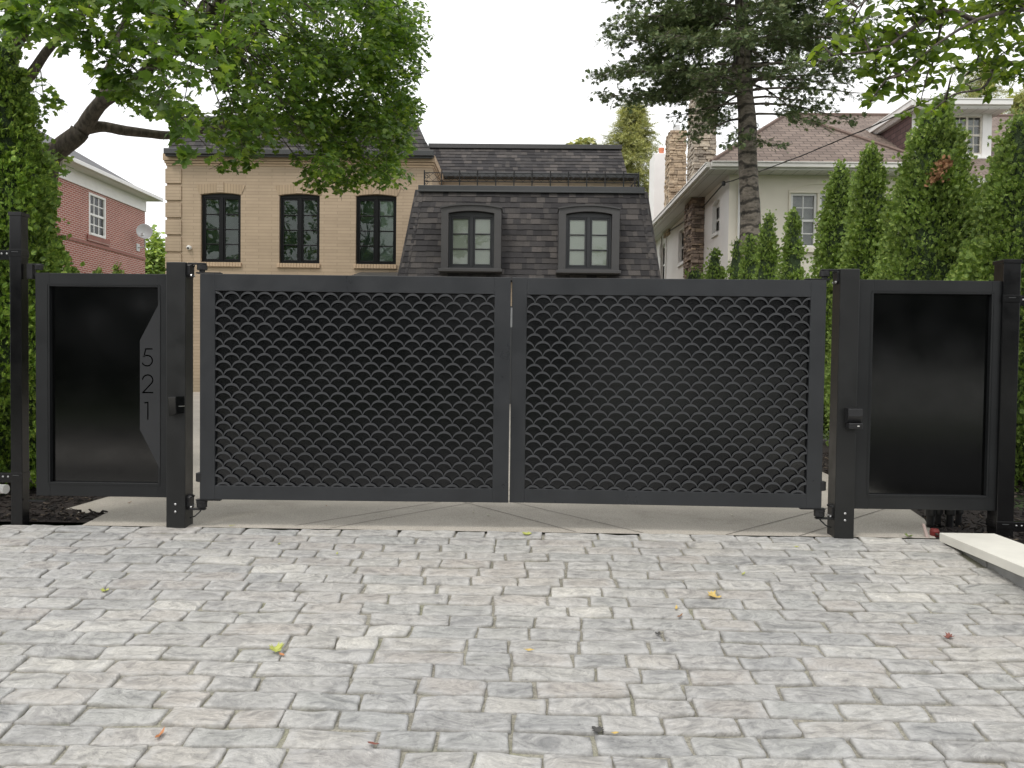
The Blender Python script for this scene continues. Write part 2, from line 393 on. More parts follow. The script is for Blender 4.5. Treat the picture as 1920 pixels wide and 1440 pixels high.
# wall end, coping geometry (needed for the edge of the cobbles)
YC = -.03
pA = at(1761.3, 998.6, YC); pB = at(1864.8, 1001.3, YC)
WX0, WX1, WZ = pA.x, pB.x, pA.z

# ---- cobbled driveway: every stone is modelled, joints are a sand bed below
def cobble_mat():
    m, nt, b, out = new_mat('split_cobble_stone'); g = nt.nodes.new('ShaderNodeNewGeometry'); c = coord(nt)
    tint = ramp(nt, g.outputs['Random Per Island'], [(0, (0.354, 0.354, 0.348)), (0.2, (0.421, 0.41, 0.392)), (0.4, (0.386, 0.387, 0.374)), (0.6, (0.463, 0.447, 0.418)), (0.75, (0.421, 0.396, 0.369)), (0.9, (0.449, 0.442, 0.426)), (1, (0.546, 0.53, 0.492))])
    cs = coord(nt, 'Object', (1, 1.9, 1))
    sw = noise_tex(nt, cs, 4.6, 6, .62, 2.6)                      # cleft layers in the slate
    col = mixc(nt, tint, ramp(nt, sw, [(.30, (.62, .63, .64)), (.43, (.84, .84, .845)), (.50, (.98, .98, .98)), (.54, (1.16, 1.16, 1.15)), (.58, (.97, .97, .97)), (.74, (1.26, 1.26, 1.25))]), 1., 'MULTIPLY')
    v = noise_tex(nt, c, 26, 6, .7, .6)
    col = mixc(nt, col, ramp(nt, v, [(.34, .80), (.47, .97), (.60, 1.05), (.68, 1.28), (.78, 1.5)]), 1., 'MULTIPLY')
    at_ = nt.nodes.new('ShaderNodeAttribute'); at_.attribute_name = 'wear'
    wn = nt.nodes.new('ShaderNodeMath'); wn.operation = 'MULTIPLY'; nt.links.new(at_.outputs['Fac'], wn.inputs[0])
    nt.links.new(ramp(nt, noise_tex(nt, c, 14, 4, .6), [(.38, .0), (.58, .62)]), wn.inputs[1])
    col = mixc(nt, col, (.56, .555, .545), wn.outputs[0])           # chalky worn edges
    big = noise_tex(nt, c, .55, 3, .5)
    col = mixc(nt, col, ramp(nt, big, [(.3, (.90, .91, .93)), (.7, (1.06, 1.05, 1.03))]), 1., 'MULTIPLY')
    a2 = nt.nodes.new('ShaderNodeAttribute'); a2.attribute_name = 'stone_side'
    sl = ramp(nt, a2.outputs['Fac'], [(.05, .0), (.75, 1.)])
    col = mixc(nt, col, ramp(nt, noise_tex(nt, c, 9, 4, .6), [(.35, (.10, .093, .075)), (.6, (.20, .19, .15)), (.72, (.175, .185, .11))]), sl)   # stone sides toned darker, brown to olive
    nt.links.new(col, b.inputs['Base Color'])
    b.inputs['Roughness'].default_value = .66; b.inputs['Specular IOR Level'].default_value = .4
    h = nt.nodes.new('ShaderNodeMath'); h.operation = 'MULTIPLY_ADD'; h.inputs[1].default_value = .5
    nt.links.new(v, h.inputs[0]); nt.links.new(sw, h.inputs[2])
    bump(nt, b, h.outputs[0], 1., .022); return m
def joint_mat():
    m, nt, b, out = new_mat('joint_sand'); c = coord(nt)
    n1 = noise_tex(nt, c, 2.2, 5, .65); n2 = noise_tex(nt, c, 90, 3)
    col = ramp(nt, n1, [(.3, (.21, .20, .16)), (.5, (.31, .295, .25)), (.7, (.27, .27, .19))])
    nt.links.new(mixc(nt, col, ramp(nt, n2, [(.3, .6), (.7, 1.2)]), 1., 'MULTIPLY'), b.inputs['Base Color']); b.inputs['Roughness'].default_value = .95
    bump(nt, b, n2, .6, .006); return m
def build_cobbles():
    U = np.array([-1, -.965, -.88, -.6, -.3, 0, .3, .6, .88, .965, 1]); V = np.array([-1, -.93, -.78, -.4, 0, .4, .78, .93, 1])
    uu, vv = np.meshgrid(U, V); nu, nv = len(U), len(V)
    quads = np.array([(j*nu+i, j*nu+i+1, (j+1)*nu+i+1, (j+1)*nu+i) for j in range(nv-1) for i in range(nu-1)])
    verts, faces, wear, side_mask = [], [], [], []; cnt = 0; s = .1266; y1 = .016
    rs = random.Random(11)
    for r in range(60):
        yb = y1 - s*(r+1); yt = y1 - s*r
        if yb < -5.65: break
        x = -7.2 + rs.uniform(0, .25)
        while x < WX0+.06:
            L = rs.choice([.205, .235, .265, .295, .325, .355, .395])*rs.uniform(.93, 1.07)
            x2 = min(x+L, WX0+.075)
            if x2-x < .09: x = x2; continue
            ge, gs = rs.uniform(.0015, .0045), rs.uniform(.0014, .0036)
            cx, cy = (x+x2)/2+rs.uniform(-.003, .003), (yb+yt)/2+rs.uniform(-.003, .003)
            hw, hh = (x2-x)/2-ge, s/2-gs+rs.uniform(-.0045, .002)
            rc = rs.uniform(.008, .028)                            # corner rounding
            px = uu*hw; py = vv*hh
            dx = np.maximum(np.abs(px)-(hw-rc), 0); dy = np.maximum(np.abs(py)-(hh-rc), 0); d = np.hypot(dx, dy)
            k = np.where((dx > 0) & (dy > 0) & (d > rc), rc/np.maximum(d, 1e-6), 1.)
            px = np.where((dx > 0) & (dy > 0), np.sign(px)*((hw-rc)+dx*k), px); py = np.where((dx > 0) & (dy > 0), np.sign(py)*((hh-rc)+dy*k), py)
            sk = rs.uniform(-.012, .012); skx = rs.uniform(-.10, .10); tp = rs.uniform(-.05, .05)
            py = py*(1+tp*uu) + sk*uu; px = px + skx*py
            ed = np.maximum(np.abs(uu)**6, np.abs(vv)**4)
            e = np.maximum(np.abs(uu), np.abs(vv)*.985)
            drop = np.where(np.minimum(1-np.abs(uu), (1-np.abs(vv))) <= 1e-6, -.028, 0) - .0036*ed
            wx, wy = cx+px, cy+py
            top = rs.uniform(-.004, .003); tlt = rs.uniform(-.02, .02)
            z = np.empty_like(wx); sd_ = rs.uniform(0, 99)
            for j in range(nv):
                for i in range(nu):
                    q = (wx[j, i]*7+sd_, wy[j, i]*14, 0)
                    z[j, i] = noise.noise(q)*.0075 + noise.noise((q[0]*2.2, q[1]*1.8, 5))*.0034
                    wob = noise.noise((wx[j, i]*16, wy[j, i]*16, sd_))*.0055*abs(max(abs(uu[j, i]), abs(vv[j, i])))
                    wy[j, i] += wob*(1 if vv[j, i] > 0 else -1); wx[j, i] += noise.noise((wy[j, i]*18, sd_, 2))*.006*uu[j, i]
            t = np.minimum(np.maximum(-wy, 0), 9)
            zz = -(.125*t-.005*t*t) + drop + z + top + tlt*vv*hh + .001
            verts.append(np.stack([wx, wy, zz], 2).reshape(-1, 3)); faces.append(quads+cnt); cnt += nu*nv
            wear.append(np.clip((e-.62)/.28, 0, 1).ravel()); side_mask.append(np.where((np.abs(uu) > .999) | (np.abs(vv) > .999), 1., np.where((np.abs(uu) > .96) | (np.abs(vv) > .92), .10, 0)).ravel()); x = x2
    return np.concatenate(verts), np.concatenate(faces), np.concatenate(wear), np.concatenate(side_mask)
cv, cf, cw, cside = build_cobbles()
drive = np_mesh('cobblestone_driveway', cv, cf, cobble_mat(), smooth=True, attr={'wear': cw, 'stone_side': cside}); tag(drive, kind='structure')
mb = MB(); yy = [0.03-.5*i for i in range(16)]
for i in range(11):
    mb.quad((-7.4, yy[i+1], gz(yy[i+1])-.0145), (WX0+.08, yy[i+1], gz(yy[i+1])-.0145), (WX0+.08, yy[i], gz(yy[i])-.0145), (-7.4, yy[i], gz(yy[i])-.0145))
tag(mb.build('paving_sand', joint_mat()), kind='structure')

# ---- concrete drive behind the gate
def concrete_mat():
    m, nt, b, out = new_mat('sawn_concrete'); c = coord(nt)
    n1 = noise_tex(nt, c, 1.4, 6, .65); n2 = noise_tex(nt, c, 120, 3, .7)
    col = ramp(nt, n1, [(.28, (.27, .245, .21)), (.45, (.37, .34, .295)), (.7, (.44, .405, .355))])
    nt.links.new(mixc(nt, col, ramp(nt, n2, [(.35, .7), (.65, 1.15)]), 1., 'MULTIPLY'), b.inputs['Base Color']); b.inputs['Roughness'].default_value = .85
    bump(nt, b, n2, .25, .003); return m
CONC = concrete_mat()
edgeL = [ground_hit(*p) for p in ((169, 978.5), (199.5, 962), (144, 962.5), (153, 956), (122.8, 954.5), (204, 931), (60, 911))]
edgeR = [ground_hit(*p) for p in ((1737, 1001), (1733, 973), (1706, 955), (1548, 888))]
zc = lambda x, y, o=0: (x, y, .03*y+.001+o)
outl = [(p.x, max(p.y, .02)) for p in edgeR[:1]] + [(p.x, p.y) for p in edgeR[1:]] + [(3.4, 12.5), (-9, 12.5), (-9, 3)] + [(p.x, max(p.y, .02)) for p in reversed(edgeL)]
outl[0] = (outl[0][0], .006); outl[-1] = (outl[-1][0], .006)
mb = MB(); tri = tessellate_polygon([[Vector((a, b_, 0)) for a, b_ in outl]]); mb.add([zc(a, b_) for a, b_ in outl], tri)
tag(mb.build('concrete_driveway', CONC), kind='structure')
# saw cuts in a diamond pattern
mb = MB()
def cut(px0, py0, px1, py1, ext):
    a, b_ = ground_hit(px0, py0), ground_hit(px1, py1); d = (b_-a).normalized(); a2 = a-d*.03; b2 = b_+d*ext; n = Vector((-d.y, d.x, 0)).normalized()*.003
    mb.quad(*[zc(p.x, p.y, .003) for p in (a2+n, a2-n, b2-n, b2+n)])
for q in ((560, 985, 700, 962), (625, 990, 790, 960), (1074, 996.5, 937, 960), (1200, 998.5, 1037, 960), (1366, 1002, 1526, 960), (1502, 1004.5, 1639, 961)): cut(*q, 2.6)
tag(mb.build('concrete_joint', plain('saw_cut', (.10, .09, .08), .95)), kind='structure')

# ---- mulch beds
def mulch_mat():
    m, nt, b, out = new_mat('bark_mulch'); g = nt.nodes.new('ShaderNodeNewGeometry'); c = coord(nt)
    a = ramp(nt, g.outputs['Random Per Island'], [(0, (.010, .007, .006)), (.6, (.032, .022, .018)), (.9, (.06, .045, .035)), (1, (.18, .14, .10))])
    nt.links.new(mixc(nt, a, ramp(nt, noise_tex(nt, c, 60, 4, .7), [(.3, .4), (.7, 1.3)]), 1., 'MULTIPLY'), b.inputs['Base Color']); b.inputs['Roughness'].default_value = .85
    bump(nt, b, noise_tex(nt, c, 50, 5, .7), 1., .03); return m
MULCH = mulch_mat()
def bed(polys, areas, n):
    mb = MB()
    for pl in polys:
        tri = tessellate_polygon([[Vector((a, b_, 0)) for a, b_ in pl]]); mb.add([(a, b_, gz(b_)-.004) for a, b_ in pl], tri)
    V0 = np.array(mb.v); 
    F0 = np.array(mb.f)
    bx = np.array([(-1, -1, -1), (1, -1, -1), (1, 1, -1), (-1, 1, -1), (-.7, -.8, 1), (.9, -.7, 1), (.7, .8, 1), (-.9, .6, 1)], float)*np.array([.5, .14, .09])
    bt = []
    for q in [(0, 3, 2, 1), (4, 5, 6, 7), (0, 1, 5, 4), (1, 2, 6, 5), (2, 3, 7, 6), (3, 0, 4, 7)]: bt += [(q[0], q[1], q[2]), (q[0], q[2], q[3])]
    P = []
    tot = sum(a[4] for a in areas)
    for (xa, xb, ya, yb, wgt, ins) in areas:
        k = int(n*wgt/tot); x = RNG.uniform(xa, xb, k*3); y = RNG.uniform(ya, yb, k*3)
        ok = np.array([ins(a, b_) for a, b_ in zip(x, y)]); x, y = x[ok][:k], y[ok][:k]
        P.append(np.stack([x, y, [gz(b_)+.006 for b_ in y]], 1))
    P = np.concatenate(P); N = len(P); P[:, 2] += RNG.uniform(-.006, .016, N)
    nrm = np.stack([RNG.normal(0, .35, N), RNG.normal(0, .35, N), np.ones(N)], 1)
    V1, F1 = scatter(bx, bt, P, rot_from(nrm, RNG.uniform(0, 6.28, N)), RNG.uniform(.015, .055, N))
    return np.concatenate([V0, V1]), np.concatenate([F0, F1+len(V0)])
eL = [(p.x, max(p.y, .02)) for p in edgeL]
def in_poly(poly):
    def f(x, y):
        c = False; j = len(poly)-1
        for i in range(len(poly)):
            if (poly[i][1] > y) != (poly[j][1] > y) and x < (poly[j][0]-poly[i][0])*(y-poly[i][1])/(poly[j][1]-poly[i][1])+poly[i][0]: c = not c
            j = i
        return c
    return f
polyL = [(-9.5, .02)] + eL + [(-9.5, 2.9)]
eR = [(p.x, p.y) for p in edgeR]; eR[0] = (eR[0][0], .02)
polyR = [eR[0], (WX0+.07, .02), (WX0+.07, -.02), (WX1-.03, -.02), (WX1-.03, -5), (9, -5), (9, 12.5), (3.4, 12.5), eR[3], eR[2], eR[1]]
vv_, ff_ = bed([polyL, polyR], [(-6, -2.8, .02, 1.9, 1.2, in_poly(polyL)), (2.5, 5.2, .02, 4, 1.6, in_poly(polyR)), (WX1-.02, 4.2, -1.5, .1, .5, in_poly(polyR))], 7500)
tag(np_mesh('mulch', vv_, ff_, MULCH), kind='stuff')

# ---- low wall with limestone coping, right of the cobbles
wall = empty('low_wall', (WX0+.2, YC-2.5, gz(YC-2.5)), 'low grey block wall with a smooth pale limestone coping beside the cobbles', 'wall')
mb = MB(); ylast = YC
for i, L in enumerate((1.22, 1.22, 1.22, 1.22, 1.0)):
    mb.box(WX0, WX1, ylast-L+.003, ylast, WZ-.058, WZ); ylast -= L
mb.build('coping', LIME, wall, bevel=.004)
mb = MB(); y = YC-.03; k = 0
while y > ylast+.1:
    for r in range(4): mb.box(WX0+.055+.003*((k*7+r*3) % 3), WX1-.05, y-.395, y, WZ-.060-.17*(r+1)+.004, WZ-.060-.17*r)
    y -= .4; k += 1
mb.build('wall_block', BLOCK, wall, bevel=.006)

# ================================================================== GATE
SCAL = plain('satin_screen_paint', (.050, .052, .056), .40, var=.12, vs=3, rvar=.08)
XL, XR, WL, WR, ZT, ZB, A1, A2 = -2.06872, 2.07242, 2.06672, 2.06719, 1.69753, .18948, .02003, .02603
def clipped_arc(cx, cz, r0, r1, x0, x1, z0, z1, y0, th):
    """front ring of a scale, cut at the opening's edges -> list of quads"""
    vs, fs = [], []; n = 18; prev = None
    for i in range(n+1):
        a = PI*i/n
        c = []
        for rx, rz in ((r1-.0042, r1-.0155), (r1, r1)):
            c.append((cx+rx*math.cos(a), cz+rz*math.sin(a)))
        xm = cx+(r0+r1)/2*math.cos(a); zm = cz+(r0+r1)/2*math.sin(a)
        ok = x0-.012 <= xm <= x1+.012 and z0-.012 <= zm <= z1+.012
        if ok:
            b = len(vs)
            for (u, v) in c: vs += [(u, y0, v), (u, y0+th, v)]
            if prev is not None: fs += [(prev, b, b+2, prev+2), (prev+1, prev+3, b+3, b+1), (prev, prev+1, b+1, b), (prev+2, b+2, b+3, prev+3)]
            prev = b
        else: prev = None
    return vs, fs
def gate_leaf(side):
    lab = ('black scallop-screen gate leaf hung on the post beside the number 521', 'black scallop-screen gate leaf hung on the post beside the low limestone wall')[side]
    hx = (XL, XR)[side]; W = (WL, WR)[side]; sg = (1, -1)[side]
    leaf = empty('gate_leaf', (hx, 0, 0), lab, 'gate', 'two leaves of the driveway gate')
    ang = (A1, -A2)[side]; leaf.rotation_euler = (0, 0, ang); leaf['_local'] = 1
    fx = lambda x: sg*x
    fo, fi, ft, fb = .1, (.107 if side == 0 else .1), .112, .094
    def bx(mb, xa, xb, *r): mb.box(min(fx(xa), fx(xb)), max(fx(xa), fx(xb)), *r)
    mb = MB(); g = .0
    bx(mb, 0, fo, 0, .05, ZB, ZT); bx(mb, W-fi, W, 0, .05, ZB, ZT)
    bx(mb, fo, W-fi, .0004, .0496, ZT-ft, ZT-.0004); bx(mb, fo, W-fi, .0004, .0496, ZB+.0004, ZB+fb)
    mb.build('frame', PAINT, leaf, bevel=.002)
    mb = MB(); bx(mb, fo-.02, W-fi+.02, .027, .03, ZB+fb-.02, ZT-ft+.02); mb.build('back_panel', BACKP, leaf)
    mb = MB(); x0, x1 = fo, W-fi; z1 = ZT-ft; z0 = ZB+fb
    P = (x1-x0)/17; R = P/2; wd = .0152; rh = (z1-z0)/25.55
    for r in range(27):
        cz = z1-.003-R-rh*r
        if cz+R < z0-.01: break
        for k in range(-1, 19):
            cx = x0+P*k+(P/2 if r % 2 else 0)
            if cx < x0-.001 or cx > x1+.001: continue
            vs, fs = clipped_arc(cx, cz, R-.006, R+.0004, x0, x1, z0, z1, .004+.0005*(k % 2)+.001*(r % 2), .008)
            mb.add([(fx(a), b, c) for a, b, c in vs], fs)
    mb.build('scallop_screen', SCAL, leaf)
    # bead along the bottom of the opening
    # hinges, each its own part
    for top in (1, 0):
        s = 1 if top else -1; zb = ZT if top else ZB
        h = MB(); bx(h, -.03, .135, .004, .046, zb if top else zb-.009, zb+.009 if top else zb).build('hinge', IRON, leaf, bevel=.002) if False else None
        bx(h, -.03, .135, .004, .046, min(zb+s*.001, zb+s*.01), max(zb+s*.001, zb+s*.01))
        ho = h.build('hinge', IRON, leaf, bevel=.002)
        zb2 = zb+s*.011
        b_ = MB().lathe((fx(.005), .026, zb2 if top else zb2-.05), [(.018, 0), (.018, .013), (.033, .015), (.033, .047), (.024, .05)] if top else [(.02, 0), (.034, .006), (.034, .035), (.036, .037), (.036, .047), (.03, .05)], 20)
        b_.build('barrel', IRON, ho, smooth=False)
        zc_ = zb2+s*.05 if top else zb2-.052
        ar = MB(); bx(ar, -.085, .03, .008, .044, min(zc_, zc_+s*.012), max(zc_, zc_+s*.012))
        ar.build('hinge_arm', IRON, ho, bevel=.003)
        br = MB(); pts = [(.0, .018), (.012, 0), (.06, 0), (.075, .018), (.075, .075), (.06, .092), (.012, .092), (0, .075)]
        zz = zc_-.085 if top else zc_-.004
        br.plate([pts], lambda u, v, w_: (fx(-.0885+w_), .004+u, zz+v), .02)
        br.build('hinge_bracket', IRON, ho, bevel=.002)
        for (yy_, dz) in ((.016, .012), (.06, .012), (.016, .08), (.06, .08)):
            MB().lathe((fx(-.068), yy_, zz+dz), [(.008, 0), (.008, sg*.008), (.004, sg*.011)], 6, 'x').build('bolt', STEEL if dz < .05 else IRON, ho)
    bm_ = MB().lathe((fx(-.004), .026, ZB+.115), [(.02, 0), (.03, .004), (.03, .06), (.012, .066)], 14); bm_.build('gate_stop', PLASB, leaf)
    cbl = MB().tube([(fx(.01), .03, ZB-.055), (fx(-.005), .02, ZB-.085), (fx(-.035), .01, ZB-.115), (fx(-.075), .03, ZB-.13)], .005, 6); cbl.build('hinge_cable', WIRE, leaf)
    # latch catch on the meeting stile
    if side == 0:
        MB().box(W-.002, W+.012, .012, .04, ZT-.33, ZT-.2).build('latch', STEEL, leaf)
    return leaf
gate_leaf(0); gate_leaf(1)

def gate_post(side):
    xa, xb = ((-2.2858, -2.158), (2.1535, 2.2813))[side]; y0 = -.02; sg = (1, -1)[side]
    p = empty('gate_post', ((xa+xb)/2, .044, 0), ('thick square black gate post carrying the leaf beside the house number', 'thick square black gate post carrying the leaf nearest the limestone wall')[side], 'gate post', 'two thick posts of the driveway gate')
    MB().box(xa, xb, y0, y0+.1275, -.12, 1.7697).build('post_shaft', PAINT2, p, bevel=.004)
    cx = (xa+xb)/2
    for z in ((.158, .108) if side == 0 else (.162, .117)):
        MB().lathe((cx+(.002 if side else -.0), y0, z), [(.0085, -.002), (.008, -.006), (.004, -.0095)], 12, 'y').build('bolt', STEEL, p)
    if side: MB().box(xb+.001, xb+.03, .06, .12, -.02, .2).build('cable_box', PLASB, p, bevel=.004)
    return p
gate_post(0); gate_post(1)

# gate sensors (photocells) screwed to the posts
def wedge(px, w, front, pts_z, name, mat, parent): pass
y0 = -.02
sx = X(334, 760, y0); s1 = empty('gate_sensor', (sx, y0, Z(334, 780, y0)), 'small angular glossy black sensor box on the post beside the number plate', 'sensor', 'photocell sensors on the gate posts')
za, zb_ = Z(334, 744, y0), Z(334, 778, y0)
mb = MB(); mb.hexa([(sx-.040, y0-.045, zb_-.008), (sx+.012, y0-.055, zb_+.012), (sx+.042, y0-.001, zb_+.014), (sx-.036, y0-.001, zb_)], [(sx-.046, y0-.05, za), (sx+.010, y0-.06, za+.004), (sx+.044, y0-.001, za+.006), (sx-.04, y0-.001, za)])
mb.build('housing', GLOSS, s1, bevel=.003)
MB().box(sx+.014, sx+.046, y0-.04, y0-.003, (za+zb_)/2-.002, (za+zb_)/2+.002).build('clip', STEEL, s1)
sx = X(1597, 785, y0); s2 = empty('gate_sensor', (sx, y0, Z(1597, 804, y0)), 'small hooded matt black sensor box on the post beside the plain panel', 'sensor', 'photocell sensors on the gate posts')
za, zb_ = Z(1597, 765, y0), Z(1597, 803, y0)
mb = MB(); prof = [(0, za), (-.05, za-.002), (-.055, za-.05), (-.03, zb_+.04), (0, zb_+.03)]
mb.plate([prof], lambda u, v, w_: (sx-.045+w_, y0+u-.001, v), .093); mb.build('housing', PLASB, s2, bevel=.004)
mb = MB().box(sx-.042, sx+.05, y0-.06, y0-.001, zb_, zb_+.038); mb.build('base', PLASB, s2, bevel=.004)
MB().box(sx+.012, sx+.026, y0-.0625, y0-.06, zb_+.016, zb_+.022).build('indicator', PLASW, s2)

# ---- fixed side panels
PLATE = plain('plate_black_paint', (.024, .025, .027), .42, var=.15, vs=2.2, rvar=.06)
def side_panel(side):
    YP = .02
    if side == 0: x0, x1 = X(67, 720, YP), -2.2858; zt, zb = Z(190, 512.5, YP), Z(190, 931, YP); ix0, ix1 = X(93, 720, YP), X(296, 720, YP); iz1, iz0 = Z(190, 537.5, YP), Z(190, 905, YP)
    else: x0, x1 = 2.2813, X(1884, 740, YP); zt, zb = Z(1745, 525.5, YP), Z(1745, 956, YP); ix0, ix1 = X(1634, 740, YP), X(1855, 740, YP); iz1, iz0 = Z(1745, 551, YP), Z(1745, 928.5, YP)
    p = empty('metal_fence', ((x0+x1)/2, YP, 0), ('glossy black fence panel with a cut-out number plate reading 521', 'plain glossy black fence panel in a satin frame beside the limestone wall')[side], 'fence panel', 'solid panels either side of the gate')
    mb = MB(); mb.box(x0, ix0, YP, YP+.05, zb, zt); mb.box(ix1, x1, YP, YP+.05, zb, zt)
    mb.box(ix0, ix1, YP+.0004, YP+.0496, iz1, zt-.0004); mb.box(ix0, ix1, YP+.0004, YP+.0496, zb+.0004, iz0)
    mb.build('frame', PAINTS, p, bevel=.002)
    MB().box(ix0-.015, ix1+.015, YP+.032, YP+.036, iz0-.015, iz1+.015).build('sheet', GLOSS, p)
    mb = MB(); e = .010; t = .0025
    for (a, b_, c, d) in ((ix0-e, ix1+e, iz1+.012, iz1+.016), (ix0-e, ix1+e, iz0-.016, iz0-.012)): mb.box(a, b_, YP-t, YP+.001, c, d)
    for (a, b_, c, d) in ((ix0-.016, ix0-.012, iz0-.012, iz1+.012), (ix1+.012, ix1+.016, iz0-.012, iz1+.012)): mb.box(a, b_, YP-t, YP+.001, c, d)
    mb.build('bead', PAINTS, p)
    if side == 0:
        Yp = YP-.004
        f2 = lambda px, py: (X(px, py, Yp), Z(px, py, Yp))
        outer = [f2(*q) for q in ((300, 560), (296, 573), (262.3, 638), (262.3, 805.5), (296, 872), (300, 880))]
        digs = digits(f2)
        np_ = MB().plate([outer]+digs, lambda u, v, w_: (u, Yp+w_, v), .003).build('number_plate', PLATE, p)
        for d in digs:
            MB().plate([d], lambda u, v, w_: (u, Yp+.0035+w_, v), .002).build('digit', INK, np_)
    return p
def stroke(pts, w):
    pts = [Vector(q) for q in pts]; L, R_ = [], []
    for i, p in enumerate(pts):
        if i == 0: t = pts[1]-p; n = Vector((-t.y, t.x)).normalized(); k = 1
        elif i == len(pts)-1: t = p-pts[i-1]; n = Vector((-t.y, t.x)).normalized(); k = 1
        else:
            a = (p-pts[i-1]).normalized(); b = (pts[i+1]-p).normalized(); n = Vector((-(a+b).y, (a+b).x)).normalized(); k = 1/max(.35, n.dot(Vector((-a.y, a.x))))
        L.append(p+n*w/2*k); R_.append(p-n*w/2*k)
    return [tuple(q) for q in L+R_[::-1]]
def digits(f2):
    w_ = .0088; out = []
    def arc(cx, cy, r, a0, a1, n=16, ry=None):
        return [f2(cx+r*math.cos(math.radians(a0+(a1-a0)*i/n)), cy-(ry or r)*math.sin(math.radians(a0+(a1-a0)*i/n))) for i in range(n+1)]
    out.append(stroke([f2(286, 654.2), f2(273.2, 654.2), f2(270.3, 667.5)][:2] + [f2(270.0, 668.3)] + arc(275.7, 676.2, 9.9, 128, -158, 20), w_))
    out.append(stroke(arc(276.8, 712.6, 9.6, 178, -32, 16) + [f2(267.8, 736.0), f2(287.4, 736.2)], w_))
    out.append(stroke([f2(270.4, 755.3), f2(277.2, 754.6), f2(277.2, 787)], w_))
    return out
side_panel(0); side_panel(1)

# ---- outer fence posts
def fence_post(px0, px1, pytop, pybot, lab, collars, outward):
    Yf = 0.0; a = X(px0, 700, Yf); b_ = X(px1, 700, Yf); s = b_-a
    zt = Z((px0+px1)/2, pytop, Yf); zb = -.12
    p = empty('fence_post', ((a+b_)/2, Yf+s/2, 0), lab, 'fence post', 'slim fence posts outside the panels')
    MB().box(a, b_, Yf, Yf+s, zb, zt-.02).build('post_shaft', FENCE, p, bevel=.003)
    mb = MB(); o = .006; mb.box(a-o, b_+o, Yf-o, Yf+s+o, zt-.022, zt+.002); c = ((a+b_)/2, Yf+s/2)
    mb.hexa([(a-o, Yf-o, zt+.0022), (b_+o, Yf-o, zt+.0022), (b_+o, Yf+s+o, zt+.0022), (a-o, Yf+s+o, zt+.0022)], [(c[0]-.012, c[1]-.012, zt+.012), (c[0]+.012, c[1]-.012, zt+.012), (c[0]+.012, c[1]+.012, zt+.012), (c[0]-.012, c[1]+.012, zt+.012)])
    mb.build('post_cap', FENCE, p, bevel=.0015)
    for py in collars:
        z = Z((px0+px1)/2, py, Yf); o = .004
        cl = MB().box(a-o, b_+o, Yf-o, Yf+s+o, z-.024, z+.024).build('collar', FENCE, p, bevel=.002)
        MB().box((a+b_)/2-.022, (a+b_)/2+.022, Yf-o-.003, Yf-o, z+.004, z+.009).build('slot', CHAR, cl)
        xo = a-o if outward < 0 else b_+o
        rl = MB().box(min(xo, xo+outward*1.6), max(xo, xo+outward*1.6), Yf+.012, Yf+.05, z-.045, z+.02).build('rail', FENCE, p, bevel=.002)
        for k in (.02, .055):
            MB().lathe((xo+outward*k, Yf+.012, z-.005), [(.007, -.001), (.006, -.005), (.003, -.007)], 10, 'y').build('bolt', STEEL, rl)
    return p
fp = fence_post(19, 40.5, 398, 985, 'slim black fence post with a flat cap in front of the big cedar', (474, 893), -1)
MB().box(X(46, 500, 0), X(57, 500, 0), .02, .06, Z(50, 522, 0), Z(50, 494, 0)).build('hinge_bracket', IRON, fp, bevel=.002)
MB().lathe((X(73, 500, .03), .03, Z(73, 506, .03)), [(.024, 0), (.026, .03), (.02, .036)], 14).build('hinge_barrel', IRON, fp)
MB().box(X(46, 500, 0), X(73, 500, 0), .025, .055, Z(60, 496, 0), Z(60, 493, 0)).build('hinge_arm', IRON, fp)
MB().box(X(48, 500, 0), X(80, 500, 0), .01, .06, Z(60, 941, 0), Z(60, 938, 0)).build('foot_bracket', IRON, fp)
fence_post(1877, 1909, 487, 1010, 'slim black fence post with a flat cap at the far end of the plain panel', (560, 985), 1)
pv = empty('pvc_pipe', at(-10, 918, .1), 'short off-white plastic pipe poking out beside the slim post under the big cedar', 'pipe')
MB().tube([at(-40, 916, .12), at(12, 917, .10)], .032, 14).build('pipe_body', PLASW, pv)

# ================================================================== BUILDINGS
def shingle_face(mb, bl, br, tr, tl, row=.125, tmin=.09, tmax=.30, seed=1, lift=.014):
    """laps of separate shingle tabs on the quad bl-br-tr-tl"""
    bl, br, tr, tl = map(Vector, (bl, br, tr, tl)); rs = random.Random(seed)
    n = (br-bl).cross(tl-bl).normalized()
    if n.z < 0: n = -n
    H = ((tl+tr)/2-(bl+br)/2).length; rows = max(1, round(H/row))
    for r in range(rows):
        v0, v1 = r/rows, min(1, (r+1.12)/rows)
        L = lambda v: bl.lerp(tl, v); R_ = lambda v: br.lerp(tr, v)
        W = (R_(v0)-L(v0)).length; x = -rs.uniform(0, tmax)
        while x < W:
            x2 = x+rs.choice((.09, .11, .13, .15, .17, .2, .24)) if tmin < .1 else x+rs.uniform(tmin, tmax)
            a, b = max(0, x+.001)/W, min(W, x2-.001)/W
            if b-a > .004:
                j = rs.uniform(-.004, .004)/H; lf = lift*rs.uniform(.75, 1.35)
                p0, p1 = L(v0+j).lerp(R_(v0+j), a), L(v0+j).lerp(R_(v0+j), b); q0, q1 = L(v1).lerp(R_(v1), a), L(v1).lerp(R_(v1), b)
                mb.add([p0, p1, q1+n*.001, q0+n*.001, p0+n*lf, p1+n*lf], [(4, 5, 2, 3), (0, 1, 5, 4), (0, 4, 3), (1, 2, 5)])
            x = x2
